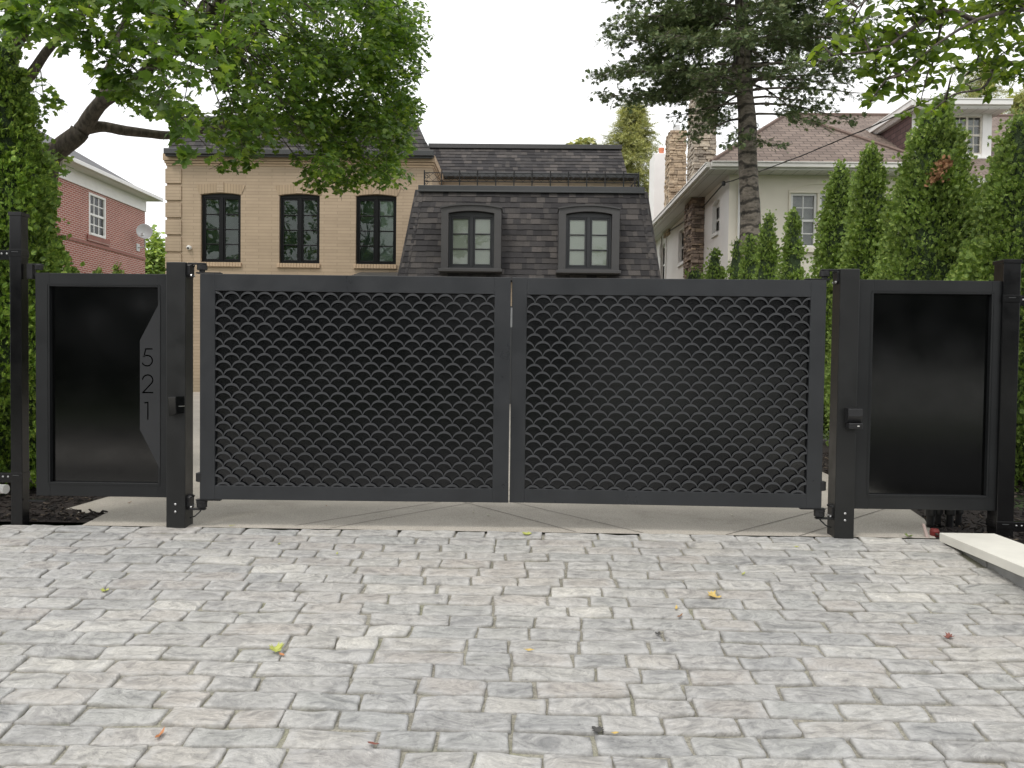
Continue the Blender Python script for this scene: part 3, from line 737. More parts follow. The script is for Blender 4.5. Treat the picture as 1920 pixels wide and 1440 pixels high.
def arch_loop(x0, x1, z0, zs, zt, n=10):
    """rectangle with a shallow segmental top"""
    pts = [(x0, z0), (x1, z0)]
    for i in range(n+1):
        t = i/n; pts.append((x1+(x0-x1)*t, zs+(zt-zs)*(1-(2*t-1)**2)))
    return pts
def casement(house, fr, x0, x1, z0, zs, zt, y, rows, lights, g, fw=.04, name='window', slant=None):
    """window part with panes, blinds and an arched head; y is the front of the frame"""
    mb = MB(); d = .06; ztop = zs-.055
    xm = (x0+x1)/2
    mb.box(x0, x0+fw, y, y+d, z0, zs); mb.box(x1-fw, x1, y, y+d, z0, zs)
    mb.box(x0+fw, x1-fw, y+.001, y+d-.001, z0, z0+fw); mb.box(x0+fw, x1-fw, y+.001, y+d-.001, ztop, zs)
    mb.box(xm-fw*.8, xm+fw*.8, y-.004, y+d-.002, z0+fw, ztop)
    lp = arch_loop(x0, x1, zs-.0005, zs, zt)[1:]; lp = [(x0, zs-.0005)]+lp
    mb.plate([lp], lambda u, v, w_: (u, y+.003+w_, v), .05)
    win = mb.build(name, fr, house, bevel=.004)
    sash = MB(); pans = []
    for (a, b, ii) in ((x0+fw, xm-fw*.8, 0), (xm+fw*.8, x1-fw, 1)):
        s = .038; yb = y+.012
        sash.box(a+.004, a+s, yb, yb+.04, z0+fw+.004, ztop-.004); sash.box(b-s, b-.004, yb, yb+.04, z0+fw+.004, ztop-.004)
        sash.box(a+s, b-s, yb+.001, yb+.039, z0+fw+.004, z0+fw+s); sash.box(a+s, b-s, yb+.001, yb+.039, ztop-s, ztop-.004)
        h = (ztop-s-(z0+fw+s))/rows
        for k in range(1, rows):
            zz = z0+fw+s+h*k; sash.box(a+s, b-s, yb+.002, yb+.036, zz-.011, zz+.011)
        pans.append((a+s-.005, b-s+.005, z0+fw+s-.005, ztop-s+.005, yb+.02))
    sash.build('sash', fr, win, bevel=.003)
    for (a, b, c, e, yp), li in zip(pans, lights):
        MB().box(a, b, yp, yp+.004, c, e).build('pane', g, win)
        if li: MB().box(a-.02, b+.02, yp+.03, yp+.036, c-.02, e+.02).build('blind', li, win)
    bk = MB(); yb = y+d+.25; bk.box(x0-.02, x1+.02, yb, yb+.02, z0-.02, zt+.02); bk.build('room', DARKROOM, win)
    return win

# ---------------------------------------------------------------- tan brick house
YH = 13.2; DH = 12.0
tan = empty('brick_house', (0, YH, gz(YH)), 'tan painted brick house with charcoal mansard roofs and black arched windows behind the gate', 'house')
hx0, hx1 = X(313, 420, YH), X(811, 290, YH); hz0 = gz(YH)-.1; hzt = Z(560, 291, YH)
wins = [(376.3, 451.3, 491.7, 365.0, 361.5), (523.4, 599.3, 493.8, 366.5, 363.2), (667, 743, 495.6, 368.0, 364.5)]
holes = []; WP = []
for (a, b, zb_, sp, tp) in wins:
    x0, x1 = X(a, 430, YH), X(b, 430, YH); m_ = (a+b)/2
    WP.append((x0, x1, Z(m_, zb_, YH), Z(m_, sp, YH), Z(m_, tp, YH))); holes.append(arch_loop(*WP[-1]))
mb = MB(); mb.plate([[(hx0, hz0), (hx1, hz0), (hx1, hzt), (hx0, hzt)]]+holes, lambda u, v, w_: (u, YH+w_, v), .22, back=False)
mb.quad((hx0, YH, hz0), (hx0, YH+DH, hz0), (hx0, YH+DH, hzt), (hx0, YH, hzt)); mb.quad((hx1, YH, hz0), (hx1, YH+DH, hz0), (hx1, YH+DH, hzt), (hx1, YH, hzt))
mb.quad((hx0, YH+DH, hz0), (hx1, YH+DH, hz0), (hx1, YH+DH, hzt), (hx0, YH+DH, hzt))
mb.build('wall', TAN, tan)
# frieze and stepped mouldings under the gutter
mb = MB(); za, zb_, zc1, zc2 = (Z(560, p, YH) for p in (291, 303.5, 308, 312.5))
mb.box(hx0-.07, hx1+.07, YH-.075, YH+DH+.07, zb_, za); mb.box(hx0-.045, hx1+.045, YH-.048, YH+DH+.045, zc1, zb_-.012); mb.box(hx0-.022, hx1+.022, YH-.022, YH+DH+.02, zc2, zc1-.012)
mb.build('cornice', TANP, tan, bevel=.004)
# quoins
mb = MB(); py = 316.5
while py < 760:
    za, zb_ = Z(328, py, YH), Z(328, py+27.2, YH); mb.box(hx0-.03, X(340.5, py, YH), YH-.03, YH+.5, zb_, za); py += 32
mb.build('quoins', TAN, tan, bevel=.004)
shades = [(BLINDG, BLINDG), (BLINDG, BLINDG), (BLINDG, BLIND)]
shades = [(BLINDG, BLINDG), (BLINDG, BLINDG), (BLINDG, BLIND)]
for i, (x0, x1, z0, zs, zt) in enumerate(WP):
    wn = casement(tan, BLKFR, x0+.004, x1-.004, z0+.004, zs, zt-.004, YH+.07, 4, shades[i], GLASSM, fw=.045)
    # soldier arch and keystone
    mb = MB(); pts = []; n = 10; ex = .06
    for k in range(n+1):
        t = k/n; pts.append((x0-ex*.3+(x1-x0+ex*.6)*t, zs+.004+(zt-zs)*(1-(2*t-1)**2)))
    top = [(u+(.09 if k == n else -.09 if k == 0 else (k/n-.5)*.16), v+.215) for k, (u, v) in enumerate(pts)]
    mb.plate([pts+top[::-1]], lambda u, v, w_: (u, YH-.012+w_, v), .02); mb.build('arch', TANS, wn)
    xm = (x0+x1)/2; MB().box(xm-.085, xm+.075, YH-.028, YH, zt+.004, zt+.25).build('keystone', TAN, wn, bevel=.004)
    mb = MB(); px = (376.3, 523.4, 667)[i]; s0 = z0-.105
    k = x0-.04
    while k < x1+.02: mb.box(k, k+.062, YH-.05, YH+.07, s0, z0-.004); k += .068
    mb.build('sill', TANP, wn, bevel=.005)
# main mansard
zg0, zg1 = Z(560, 291, YH-.25), Z(560, 279, YH-.25)
mb = MB(); gx0, gx1 = X(306, 284, YH-.25), X(812.5, 284, YH-.25)
mb.box(gx0, gx1, YH-.25, YH-.12, zg0+.015, zg1); mb.box(gx1-.13, gx1, YH-.119, YH+2.6, zg0+.015, zg1); mb.box(gx0, gx0+.13, YH-.119, YH+DH, zg0+.015, zg1)
mb.box(gx0+.02, gx1-.02, YH-.20, YH-.118, zg0-.03, zg0+.014)
mb.build('gutter', CHAR, tan, bevel=.012)
bl, br = Vector((gx0+.06, YH-.13, zg1-.01)), Vector((gx1-.06, YH-.13, zg1-.01))
tl, tr = at(338, 228, YH+.35), at(777, 232, YH+.35); tl.z = tr.z = (tl.z+tr.z)/2
def frustum(mb, a, b, c, d, back): pass
back_y = YH+DH
tlb, trb = Vector((tl.x, back_y-.4, tl.z)), Vector((tr.x, back_y-.4, tr.z)); blb, brb = Vector((bl.x, back_y, bl.z)), Vector((br.x, back_y, br.z))
mb = MB(); mb.add([bl, br, brb, blb, tl, tr, trb, tlb], [(0, 1, 5, 4), (1, 2, 6, 5), (2, 3, 7, 6), (3, 0, 4, 7), (4, 5, 6, 7)])
rf = mb.build('roof', CHAR, tan)
mb = MB(); shingle_face(mb, bl, br, tr, tl, .135, seed=3); shingle_face(mb, br, brb, trb, tr, .135, .2, .4, seed=4); shingle_face(mb, blb, bl, tl, tlb, .135, .2, .4, seed=5)
mb.build('shingles', SHING, rf, recalc=False)
MB().box(tl.x-.03, tr.x+.03, tl.y-.05, back_y, tl.z, tl.z+.13).build('flashing', CHARL, rf, bevel=.01)

# rear block over the terrace
YR = 15.2
rx0, rx1 = hx1, X(1193, 340, YR)
rz_g0, rz_g1 = Z(1000, 333, YR-.2), Z(1000, 324, YR-.2)
mb = MB().box(rx0, rx1, YR, YR+9, gz(YR)-.1, rz_g0-.01); mb.build('wall', TAN, tan)
mb = MB().box(rx0, X(1198, 330, YR-.25), YR-.25, YR+9.2, rz_g0, rz_g1); mb.build('gutter', CHAR, tan, bevel=.012)
bl, br = Vector((rx0-.4, YR-.13, rz_g1-.005)), Vector((X(1176, 325, YR-.13), YR-.13, rz_g1-.005)); tl, tr = at(790, 281, YR+.45), at(1164, 281, YR+.45); tl.x = bl.x; tl.z = tr.z
mb = MB(); blb, brb, tlb, trb = (Vector((p.x, YR+9, p.z)) for p in (bl, br, tl, tr))
mb.add([bl, br, brb, blb, tl, tr, trb, tlb], [(0, 1, 5, 4), (1, 2, 6, 5), (2, 3, 7, 6), (3, 0, 4, 7), (4, 5, 6, 7)])
rf = mb.build('roof', CHAR, tan)
mb = MB(); shingle_face(mb, bl, br, tr, tl, .13, seed=6); shingle_face(mb, br, brb, trb, tr, .13, .2, .4, seed=7); mb.build('shingles', SHING, rf, recalc=False)
MB().box(tl.x, tr.x+.03, tl.y-.06, YR+9, tl.z, tl.z+.12).build('flashing', CHARL, rf, bevel=.01)

# garage block with its own mansard, two dormer windows and a roof terrace
YB, YT = 10.2, 10.75
gbl, gbr = at(748, 526, YB), at(1236, 526, YB); gtl, gtr = at(782.5, 358, YT), at(1210.5, 361, YT)
gz0 = (gbl.z+gbr.z)/2; gz1 = (gtl.z+gtr.z)/2
for p in (gbl, gbr): p.z = gz0
for p in (gtl, gtr): p.z = gz1
gb_l, gb_r, gt_l, gt_r = (Vector((p.x, YH+2, p.z)) for p in (gbl, gbr, gtl, gtr))
mb = MB(); mb.box(gbl.x+.15, gbr.x-.15, YB+.15, YH-.001, gz(YB)-.2, gz0-.02); mb.box(hx1+.001, gbr.x-.15, YH, YR-.001, gz(YB)-.2, gz0-.02)
mb.build('wall', TAN, tan)
MB().box(gbl.x+.4, gbr.x-.4, YB+.09, YB+.149, gz(YB)-.02, gz0-.5).build('garage_door', CHAR, tan)
def on_face(px, py, o=0.):       # point on the sloping garage face
    n = Vector((0, -(gz1-gz0), (YT-YB))).normalized(); n = n if n.y < 0 else -n
    d = ray(px, py); t = (gbl-CAM).dot(n)/d.dot(n); return CAM+d*t+n*o
mb = MB(); mb.add([gbl, gbr, gb_r, gb_l, gtl, gtr, gt_r, gt_l], [(0, 1, 5, 4), (1, 2, 6, 5), (3, 0, 4, 7), (4, 5, 6, 7), (0, 3, 2, 1)])
rf = mb.build('roof', CHAR, tan)
mb = MB(); shingle_face(mb, gbl, gbr, gtr, gtl, .118, seed=8); shingle_face(mb, gbr, gb_r, gt_r, gtr, .118, .2, .4, seed=9); shingle_face(mb, gb_l, gbl, gtl, gt_l, .118, .2, .4, seed=10)
# hip shingles
for (a, b) in ((gbl, gtl), (gbr, gtr)):
    m = 15
    for k in range(m):
        p, q = a.lerp(b, k/m), a.lerp(b, (k+1.2)/m); s = 1 if a is gbl else -1
        mb.add([p+Vector((-.05*s, .02, 0)), p+Vector((.14*s, -.022, 0)), q+Vector((.14*s, -.012, 0)), q+Vector((-.05*s, .02, 0))], [(0, 1, 2, 3) if s > 0 else (3, 2, 1, 0)])
mb.build('shingles', SHING, rf, recalc=False)
fl0, fl1 = X(784, 350, YT-.06), X(1209, 350, YT-.06)
mb = MB(); mb.box(fl0, fl1, YT-.06, YT+.25, gz1-.01, Z(1000, 348.5, YT-.06)); mb.box(fl0-.02, fl1+.02, YT-.075, YT-.0605, gz1-.03, gz1+.005)
mb.box(fl1-.3, fl1, YT+.251, YR-.3, gz1-.01, Z(1000, 348.5, YT-.06)-.003)
mb.build('flashing', CHAR, rf, bevel=.012)
MB().box(fl0+.02, fl1-.31, YT+.26, YR-.3, gz1, gz1+.03).build('terrace_deck', plain('terrace_grey', (.2, .2, .2), .9), rf)
def dormer_window(x_l, x_r, i_l, i_r, py_top, py_it, py_is, py_ib, py_sb):
    """arched window in a charcoal surround standing out of the sloping roof"""
    yf = YB-.13; c = (x_l+x_r)/2
    x0, x1, a0, a1 = X(x_l, 440, yf), X(x_r, 440, yf), X(i_l, 440, yf), X(i_r, 440, yf)
    zt, zs, zit, zis, zib, zsb = Z(c, py_top, yf), Z(c, py_top+6, yf), Z(c, py_it, yf), Z(c, py_is, yf), Z(c, py_ib, yf), Z(c, py_sb, yf)
    sur = MB().plate([arch_loop(x0, x1, zsb, zs, zt, 14), arch_loop(a0, a1, zib, zis, zit, 14)], lambda u, v, w_: (u, yf+w_, v), .9)
    wn = casement(rf_house, DKFR, a0+.004, a1-.004, zib+.004, zis-.004, zit-.006, yf+.09, 3, (BLIND, BLIND), GLASSL, fw=.042)
    sur.build('surround', CHARL, wn, bevel=.006)
    # arched hood mould
    lp = arch_loop(x0-.015, x1+.015, zs, zs, zt, 14)[2:]; lp2 = [(u, v+.028) for u, v in lp]
    MB().plate([lp+lp2[::-1]], lambda u, v, w_: (u, yf-.025+w_, v), .5).build('hood', CHARL, wn, bevel=.003)
    mb = MB(); mb.box(X(x_l-5, 500, yf), X(x_r+2, 500, yf), yf-.09, yf+.3, zsb-.062, zsb-.002); mb.build('sill', CHARL, wn, bevel=.006)
rf_house = tan
dormer_window(827, 939.5, 840.5, 926.5, 384.6, 394.8, 399.2, 502, 504)
dormer_window(1047.5, 1161.5, 1061, 1147.5, 386.4, 396.2, 401.0, 504, 507)
mb = MB(); pA_, pB_ = at(664, 505, 12.6), at(750, 505, 12.6); pC_, pD_ = at(657, 517, 11.8), at(750, 518, 11.8)
mb.hexa([pC_-Vector((0, 0, .12)), pD_-Vector((0, 0, .12)), pB_+Vector((0, .58, -.2)), pA_+Vector((0, .58, -.2))], [pC_, pD_, pB_+Vector((0, .58, 0)), pA_+Vector((0, .58, 0))]); mb.build('porch_roof', CHAR, tan)
# iron balustrade round the terrace
rl = empty('balustrade', (X(1000, 340, YT+.12), YT+.12, gz1+.1), 'thin black wrought-iron balustrade along the flat roof above the shingled front', 'railing')
Yr = YT+.12; zb_ = Z(1000, 351, Yr); zt = Z(1000, 323.5, Yr); zm = Z(1000, 341.5, Yr)
xs = [X(740+q/3.692, 335, Yr) for q in (205, 325, 450, 573, 700, 826, 951, 1078, 1203, 1330, 1457, 1585, 1690)]
mb = MB()
for z in (zt-.02, zm): mb.tube([(xs[0], Yr, z), (xs[-1], Yr, z)], .009, 6)
mb.tube([(xs[-1], Yr, zt-.02), (xs[-1], YR-.4, zt-.02)], .009, 6); mb.tube([(xs[-1], Yr, zm), (xs[-1], YR-.4, zm)], .009, 6)
mb.build('rail', IRON, rl)
for x in xs:
    pm = MB().tube([(x, Yr, zb_), (x, Yr, zt+.03)], .013, 6); pm.build('baluster', IRON, rl)
for k in range(1, 8): MB().tube([(xs[-1], Yr+k*(YR-.4-Yr)/7, zb_), (xs[-1], Yr+k*(YR-.4-Yr)/7, zt+.03)], .013, 6).build('baluster', IRON, rl)
mb = MB()
for a, b in zip(xs[:-1], xs[1:]):
    m = (a+b)/2; mb.tube([(a, Yr, zt-.03), (m, Yr, zm+.01), (b, Yr, zt-.03)], .005, 5); mb.tube([(a, Yr, zm), (m, Yr, zt-.03), (b, Yr, zm)], .005, 5)
mb.build('lattice', IRON, rl)
for (xc, s) in ((xs[0], 1), (xs[-1], -1)):
    mb = MB()
    for zz, r0 in ((zt-.09, .06), (zm-.03, .05)):
        mb.tube([(xc+s*(.05+r0*(1-t*.75)*math.cos(t*9)), Yr, zz+r0*(1-t*.75)*math.sin(t*9)) for t in np.linspace(0, 1, 22)], .006, 5)
        mb.tube([(xc, Yr+.1+r0*(1-t*.75)*math.cos(t*9), zz+r0*(1-t*.75)*math.sin(t*9)) for t in np.linspace(0, 1, 22)], .006, 5)
    mb.build('scroll', IRON, rl)
# dome camera on the wall
pc = at(353.5, 464, YH-.06)
sc_ = empty('security_camera', (pc.x, YH, pc.z), 'small white dome security camera on the tan brick wall left of the windows', 'security camera')
MB().lathe((pc.x, YH-.001, pc.z), [(.055, 0), (.055, -.05), (.045, -.075), (.02, -.085)], 18, 'y').build('housing', PLASW, sc_)
MB().lathe((pc.x-.004, YH-.08, pc.z-.014), [(.026, 0), (.022, -.018), (.008, -.024)], 12, 'y').build('lens', PLASB, sc_)

# ---------------------------------------------------------------- red brick house on the left
RXW = -15.6
red = empty('brick_house', (RXW-4, 24, gz(24)), 'red brick house with a grey roof and white cornice beyond the left panel', 'house')
dep = lambda px: (RXW-CAM.x)/(ray(px, 680).x/ray(px, 680).y)
ry1 = atx(272, 450, RXW).y; ry0 = atx(60, 450, RXW).y
rwz = atx(272, 392, RXW).z; rz0 = gz(25)-.3
wy0, wy1 = atx(166.5, 400, RXW).y, atx(198, 400, RXW).y; wz1 = atx(182, 366, RXW).z; wz0 = atx(182, 444, RXW).z
mb = MB(); mb.plate([[(ry0-3, rz0), (ry1, rz0), (ry1, rwz), (ry0-3, rwz)], [(wy0, wz0), (wy1, wz0), (wy1, wz1), (wy0, wz1)]], lambda u, v, w_: (RXW-w_, u, v), .2, back=False)
mb.quad((RXW, ry1, rz0), (RXW-10, ry1, rz0), (RXW-10, ry1, rwz), (RXW, ry1, rwz)); mb.quad((RXW, ry0-3, rz0), (RXW-10, ry0-3, rz0), (RXW-10, ry0-3, rwz), (RXW, ry0-3, rwz))
mb.build('wall', RED, red)
zbd = atx(182, 459, RXW).z
mb = MB().box(RXW-.01, RXW+.035, ry0-3, ry1, zbd-.09, zbd+.03); mb.box(RXW-.01, RXW+.06, wy0-.15, wy1+.2, wz0-.24, wz0-.02); mb.build('brick_band', REDT, red)
fz1 = atx(272, 380, RXW).z
MB().box(RXW-10.03, RXW+.05, ry0-3, ry1+.03, rwz-.12, rwz+.36).build('frieze', WHITE, red, bevel=.01)
ox = RXW+.5; gzz = rwz+.42
mb = MB(); mb.box(RXW-10.5, ox, ry0-3.5, ry1+.25, gzz-.06, gzz-.01); mb.build('soffit', WHITE, red)
mb = MB(); mb.box(ox-.02, ox+.11, ry0-3.5, ry1+.35, gzz-.05, gzz+.1); mb.box(RXW-10.6, ox-.021, ry1+.23, ry1+.35, gzz-.05, gzz+.1); mb.build('gutter', WHITE, red, bevel=.02)
mb = MB(); e = 5.4; zr = gzz+.02+e*.62
A_ = [(ox, ry0-3.5, gzz+.02), (ox, ry1+.25, gzz+.02), (ox-10.8, ry1+.25, gzz+.02), (ox-10.8, ry0-3.5, gzz+.02), (ox-5.4, ry0-3.5, zr), (ox-5.4, ry1+.25-e, zr)]
mb.add(A_, [(0, 1, 5, 4), (1, 2, 5), (2, 3, 4, 5), (0, 4, 3)]); mb.build('roof', GREYSH, red)
# sash window
mb = MB(); d0, d1 = RXW-.07, RXW+.012; t = .085
mb.box(d0, d1, wy0, wy0+t, wz0, wz1); mb.box(d0, d1, wy1-t, wy1, wz0, wz1); mb.box(d0+.001, d1-.001, wy0+t, wy1-t, wz1-t, wz1); mb.box(d0+.001, d1+.03, wy0+t, wy1-t, wz0, wz0+t)
zm = (wz0+wz1)/2; mb.box(d0+.002, d1-.02, wy0+t, wy1-t, zm-.04, zm+.04)
win = mb.build('window', WHITE, red, bevel=.004)
mb = MB()
for k in (1, 2): yk = wy0+t+(wy1-wy0-2*t)*k/3; mb.box(d0+.01, d0+.04, yk-.018, yk+.018, wz0+t, wz1-t)
for (za, zb_) in ((wz0+t, zm-.04), (zm+.04, wz1-t)):
    for k in (1,): zz = za+(zb_-za)*k/2; mb.box(d0+.011, d0+.039, wy0+t, wy1-t, zz-.018, zz+.018)
mb.build('muntins', WHITE, win)
MB().box(d0+.015, d0+.02, wy0+t, wy1-t, wz0+t, wz1-t).build('pane', GLASSL, win)
MB().box(d0-.12, d0-.1, wy0, wy1, wz0, wz1).build('curtain', BLINDW, win)
# satellite dish
pd = atx(270.5, 434, RXW+.45); pm_ = atx(258, 464, RXW)
ds = empty('satellite_dish', (RXW, pm_.y, pm_.z), 'pale grey satellite dish on an arm at the corner of the red brick wall', 'satellite dish')
ax = (CAM-pd+Vector((3.2, 0, 3.0))).normalized(); q = Vector((0, 0, 1)).rotation_difference(ax).to_matrix()
mb = MB(); prof = [(.02, .0), (.12, .012), (.22, .045), (.29, .085), (.30, .085), (.29, .07), (.22, .03), (.12, -.004), (.02, -.016)]
mb.lathe((0, 0, 0), prof, 28); mb.v = [tuple(pd+q@Vector(v)) for v in mb.v]; mb.build('reflector', DISHM, ds, smooth=True)
mb = MB(); mb.tube([Vector((RXW, pm_.y, pm_.z)), Vector((RXW+.3, pm_.y, pm_.z+.02)), pd-ax*.06], .03, 8); mb.tube([pd-ax*.02+q@Vector((0, -.2, 0)), pd+ax*.42+q@Vector((0, -.18, 0))], .018, 6); mb.build('arm', DISHM, ds)
MB().box(RXW+.001, RXW+.03, pm_.y-.12, pm_.y+.12, pm_.z-.15, pm_.z+.15).build('mount', DISHM, ds)
b0 = pd+ax*.42+q@Vector((0, -.18, 0)); MB().box(b0.x-.05, b0.x+.05, b0.y-.06, b0.y+.06, b0.z-.05, b0.z+.05).build('receiver', DISHM, ds, bevel=.01)

# ---------------------------------------------------------------- cream stucco house on the right
YW, YM = 15.0, 16.6
sx0 = X(1366, 420, YW); sxr = X(1686, 420, YW); sxe = sx0+18; ybk = 27.0
st = empty('stucco_house', (sx0+5, YW+4, gz(19)), 'cream stucco house with a brown shingled roof, white dormer and stone piers', 'house')
ov = .62; ex0 = sx0-ov; ey0 = YW-.6; zgt = Z(1500, 306.5, ey0); zgb = Z(1500, 317.5, ey0); zso = zgb
swz = zso
def sash_window(parent, a0, a1, z0, z1, y, cols, mid=True, frame=.06, rows=(2, 2), nx=True, gl=GLASSL):
    mb = MB(); mb.box(a0, a0+frame, y-.012, y+.07, z0, z1); mb.box(a1-frame, a1, y-.012, y+.07, z0, z1); mb.box(a0+frame, a1-frame, y-.011, y+.069, z1-frame, z1); mb.box(a0+frame, a1-frame, y-.03, y+.069, z0, z0+frame)
    zm = (z0+z1)/2
    if mid: mb.box(a0+frame, a1-frame, y+.005, y+.06, zm-.03, zm+.03)
    wn = mb.build('window', WHITE, parent, bevel=.004)
    m2 = MB(); i0, i1 = a0+frame, a1-frame
    for k in range(1, cols): xx = i0+(i1-i0)*k/cols; m2.box(xx-.013, xx+.013, y+.02, y+.05, z0+frame, z1-frame)
    for (za, zb_, n) in ((z0+frame, zm-.03, rows[1]), (zm+.03, z1-frame, rows[0])):
        for k in range(1, n): zz = za+(zb_-za)*k/n; m2.box(i0, i1, y+.021, y+.049, zz-.013, zz+.013)
    m2.build('muntins', WHITE, wn)
    MB().box(i0, i1, y+.03, y+.035, z0+frame, z1-frame).build('pane', gl, wn); MB().box(i0-.03, i1+.03, y+.17, y+.18, z0, z1).build('curtain', BLINDW, wn)
    return wn
wa = [(X(1482, 420, YW), X(1531, 420, YW)), (X(1536, 420, YW), X(1585, 420, YW))]
wz1, wz0 = Z(1506, 362, YW), Z(1506, 464, YW)
mainw = (X(1790, 420, YM), X(1850, 420, YM), Z(1820, 510, YM), Z(1820, 388, YM))
mb = MB(); base = gz(YW)-.2
mb.plate([[(sx0, base), (sxr, base), (sxr, swz), (sx0, swz)]]+[[(a, wz0), (b, wz0), (b, wz1), (a, wz1)] for a, b in wa], lambda u, v, w_: (u, YW+w_, v), .18, back=False)
mb.quad((sxr, YW, base), (sxr, YM, base), (sxr, YM, swz), (sxr, YW, swz))
mb.plate([[(sxr, base), (sxe, base), (sxe, swz), (sxr, swz)], [(mainw[0], mainw[2]), (mainw[1], mainw[2]), (mainw[1], mainw[3]), (mainw[0], mainw[3])]], lambda u, v, w_: (u, YM+w_, v), .18, back=False)
mb.quad((sxe, YM, base), (sxe, ybk, base), (sxe, ybk, swz), (sxe, YM, swz)); mb.quad((sx0, ybk, base), (sxe, ybk, base), (sxe, ybk, swz), (sx0, ybk, swz))
mb.build('wall', STUC, st)
# side wall, white render, with an arched window, two plain ones
def yside(px): return atx(px, 450, sx0).y
aw = (yside(1334.5), yside(1348)); awz = (atx(1341, 437, sx0).z, atx(1341, 383, sx0).z, atx(1341, 376, sx0).z)
bw = (yside(1272), yside(1285)); bwz = (atx(1278, 492, sx0).z, atx(1278, 430, sx0).z)
cw_ = (yside(1238), yside(1247)); cwz = (atx(1242, 530, sx0).z, atx(1242, 460, sx0).z)
al = [(aw[1], awz[0]), (aw[0], awz[0])]+[(aw[0]+(aw[1]-aw[0])*k/10, awz[1]+(awz[2]-awz[1])*(1-(2*k/10-1)**2)) for k in range(11)]
sq = lambda a, z: [(a[0], z[0]), (a[1], z[0]), (a[1], z[1]), (a[0], z[1])]
mb = MB(); mb.plate([[(YW, base), (ybk, base), (ybk, swz), (YW, swz)], al, sq(bw, bwz), sq(cw_, cwz)], lambda u, v, w_: (sx0+w_, u, v), .25, back=False); mb.build('side_wall', STUCW, st)
def side_window(a, z0, z1, arch=0):
    lp = sq(a, (z0, z1)) if not arch else al; xx = sx0+.12
    fr = MB(); m = .05; ym = (a[0]+a[1])/2; zm = (z0+z1)/2
    fr.box(xx, xx+.05, a[0], a[0]+m, z0, z1); fr.box(xx, xx+.05, a[1]-m, a[1], z0, z1); fr.box(xx+.001, xx+.049, a[0]+m, a[1]-m, z0, z0+m); fr.box(xx+.001, xx+.049, a[0]+m, a[1]-m, z1-m, z1+arch); fr.box(xx+.002, xx+.048, a[0]+m, a[1]-m, zm-.03, zm+.03)
    wn = fr.build('window', WHITE, st, bevel=.003); MB().box(xx+.02, xx+.025, a[0]+m, a[1]-m, z0+m, z1-m).build('pane', GLASSL, wn)
    mm = MB().box(xx+.012, xx+.034, ym-.012, ym+.012, z0+m, z1-m); mm.build('muntins', WHITE, wn)
    MB().box(xx+.1, xx+.12, a[0], a[1], z0, z1+arch).build('curtain', BLINDW, wn)
    MB().box(sx0-.05, sx0+.1, a[0]-.08, a[1]+.08, z0-.1, z0-.003).build('sill', WHITE, wn, bevel=.004)
side_window(aw, awz[0], awz[1], awz[2]-awz[1]); side_window(bw, *bwz); side_window(cw_, *cwz)
ws = [sash_window(st, a, b, wz0, wz1, YW+.04, 2, rows=(2, 2)) for a, b in wa]
sash_window(st, *mainw, YM+.04, 3, rows=(2, 2))
# blind arch and moulding over the pair
mb = MB(); m0, m1 = wa[0][0]-.06, wa[1][1]+.06; n = 14
arc = [(m0+(m1-m0)*k/n, wz1+.03+.2*(1-(2*k/n-1)**2)) for k in range(n+1)]
mb.plate([arc+[(u, v+.05) for u, v in arc][::-1]], lambda u, v, w_: (u, YW-.03+w_, v), .029)
mb.box(m0, m1, YW-.03, YW-.001, wz1-.005, wz1+.028); mb.box(m0, m0+.03, YW-.03, YW-.001, wz0, wz1-.006); mb.box(m1-.03, m1, YW-.03, YW-.001, wz0, wz1-.006); mb.box(m0-.05, m1+.05, YW-.09, YW-.001, wz0-.13, wz0-.004)
mb.box(wa[0][1]+.005, wa[1][0]-.005, YW-.025, YW-.001, wz0, wz1-.006)
mb.build('window_moulding', STUC, st, bevel=.004)
# eaves
mb = MB(); e1 = sxr+.6
mb.box(ex0, e1, ey0, YM, zso, zso+.02); mb.box(ex0, sx0+.3, YM, ybk+.6, zso, zso+.02); mb.box(e1, sxe+.6, YM-.6, YM+.2, zso, zso+.02)
mb.build('soffit', SOFF, st)
def gut(mb, a, b, z0, z1, nrm):   # ogee-like gutter as a stepped bar
    (xa, ya), (xb, yb) = a, b; nx, ny = nrm; h = z1-z0
    mb.box(min(xa, xb, xa+nx*.02, xb+nx*.02), max(xa, xb, xa+nx*.02, xb+nx*.02), min(ya, yb, ya+ny*.02, yb+ny*.02), max(ya, yb, ya+ny*.02, yb+ny*.02), z0-.02, z1+.02)
    mb.box(min(xa+nx*.021, xb+nx*.11), max(xa+nx*.021, xb+nx*.11), min(ya+ny*.021, yb+ny*.11), max(ya+ny*.021, yb+ny*.11), z0+.03, z1-.015)
    mb.box(min(xa+nx*.021, xb+nx*.13), max(xa+nx*.021, xb+nx*.13), min(ya+ny*.021, yb+ny*.13), max(ya+ny*.021, yb+ny*.13), z1-.014, z1+.02)
mb = MB(); gut(mb, (ex0, ey0), (e1, ey0), zgb, zgt, (0, -1)); gut(mb, (ex0, ey0), (ex0, ybk+.6), zgb, zgt, (-1, 0)); gut(mb, (e1, YM-.6), (sxe+.6, YM-.6), zgb, zgt, (0, -1)); gut(mb, (e1, ey0), (e1, YM-.62), zgb, zgt, (1, 0))
mb.build('gutter', plain('gutter_cream', (.70, .68, .64), .45, var=.05), st, bevel=.008)
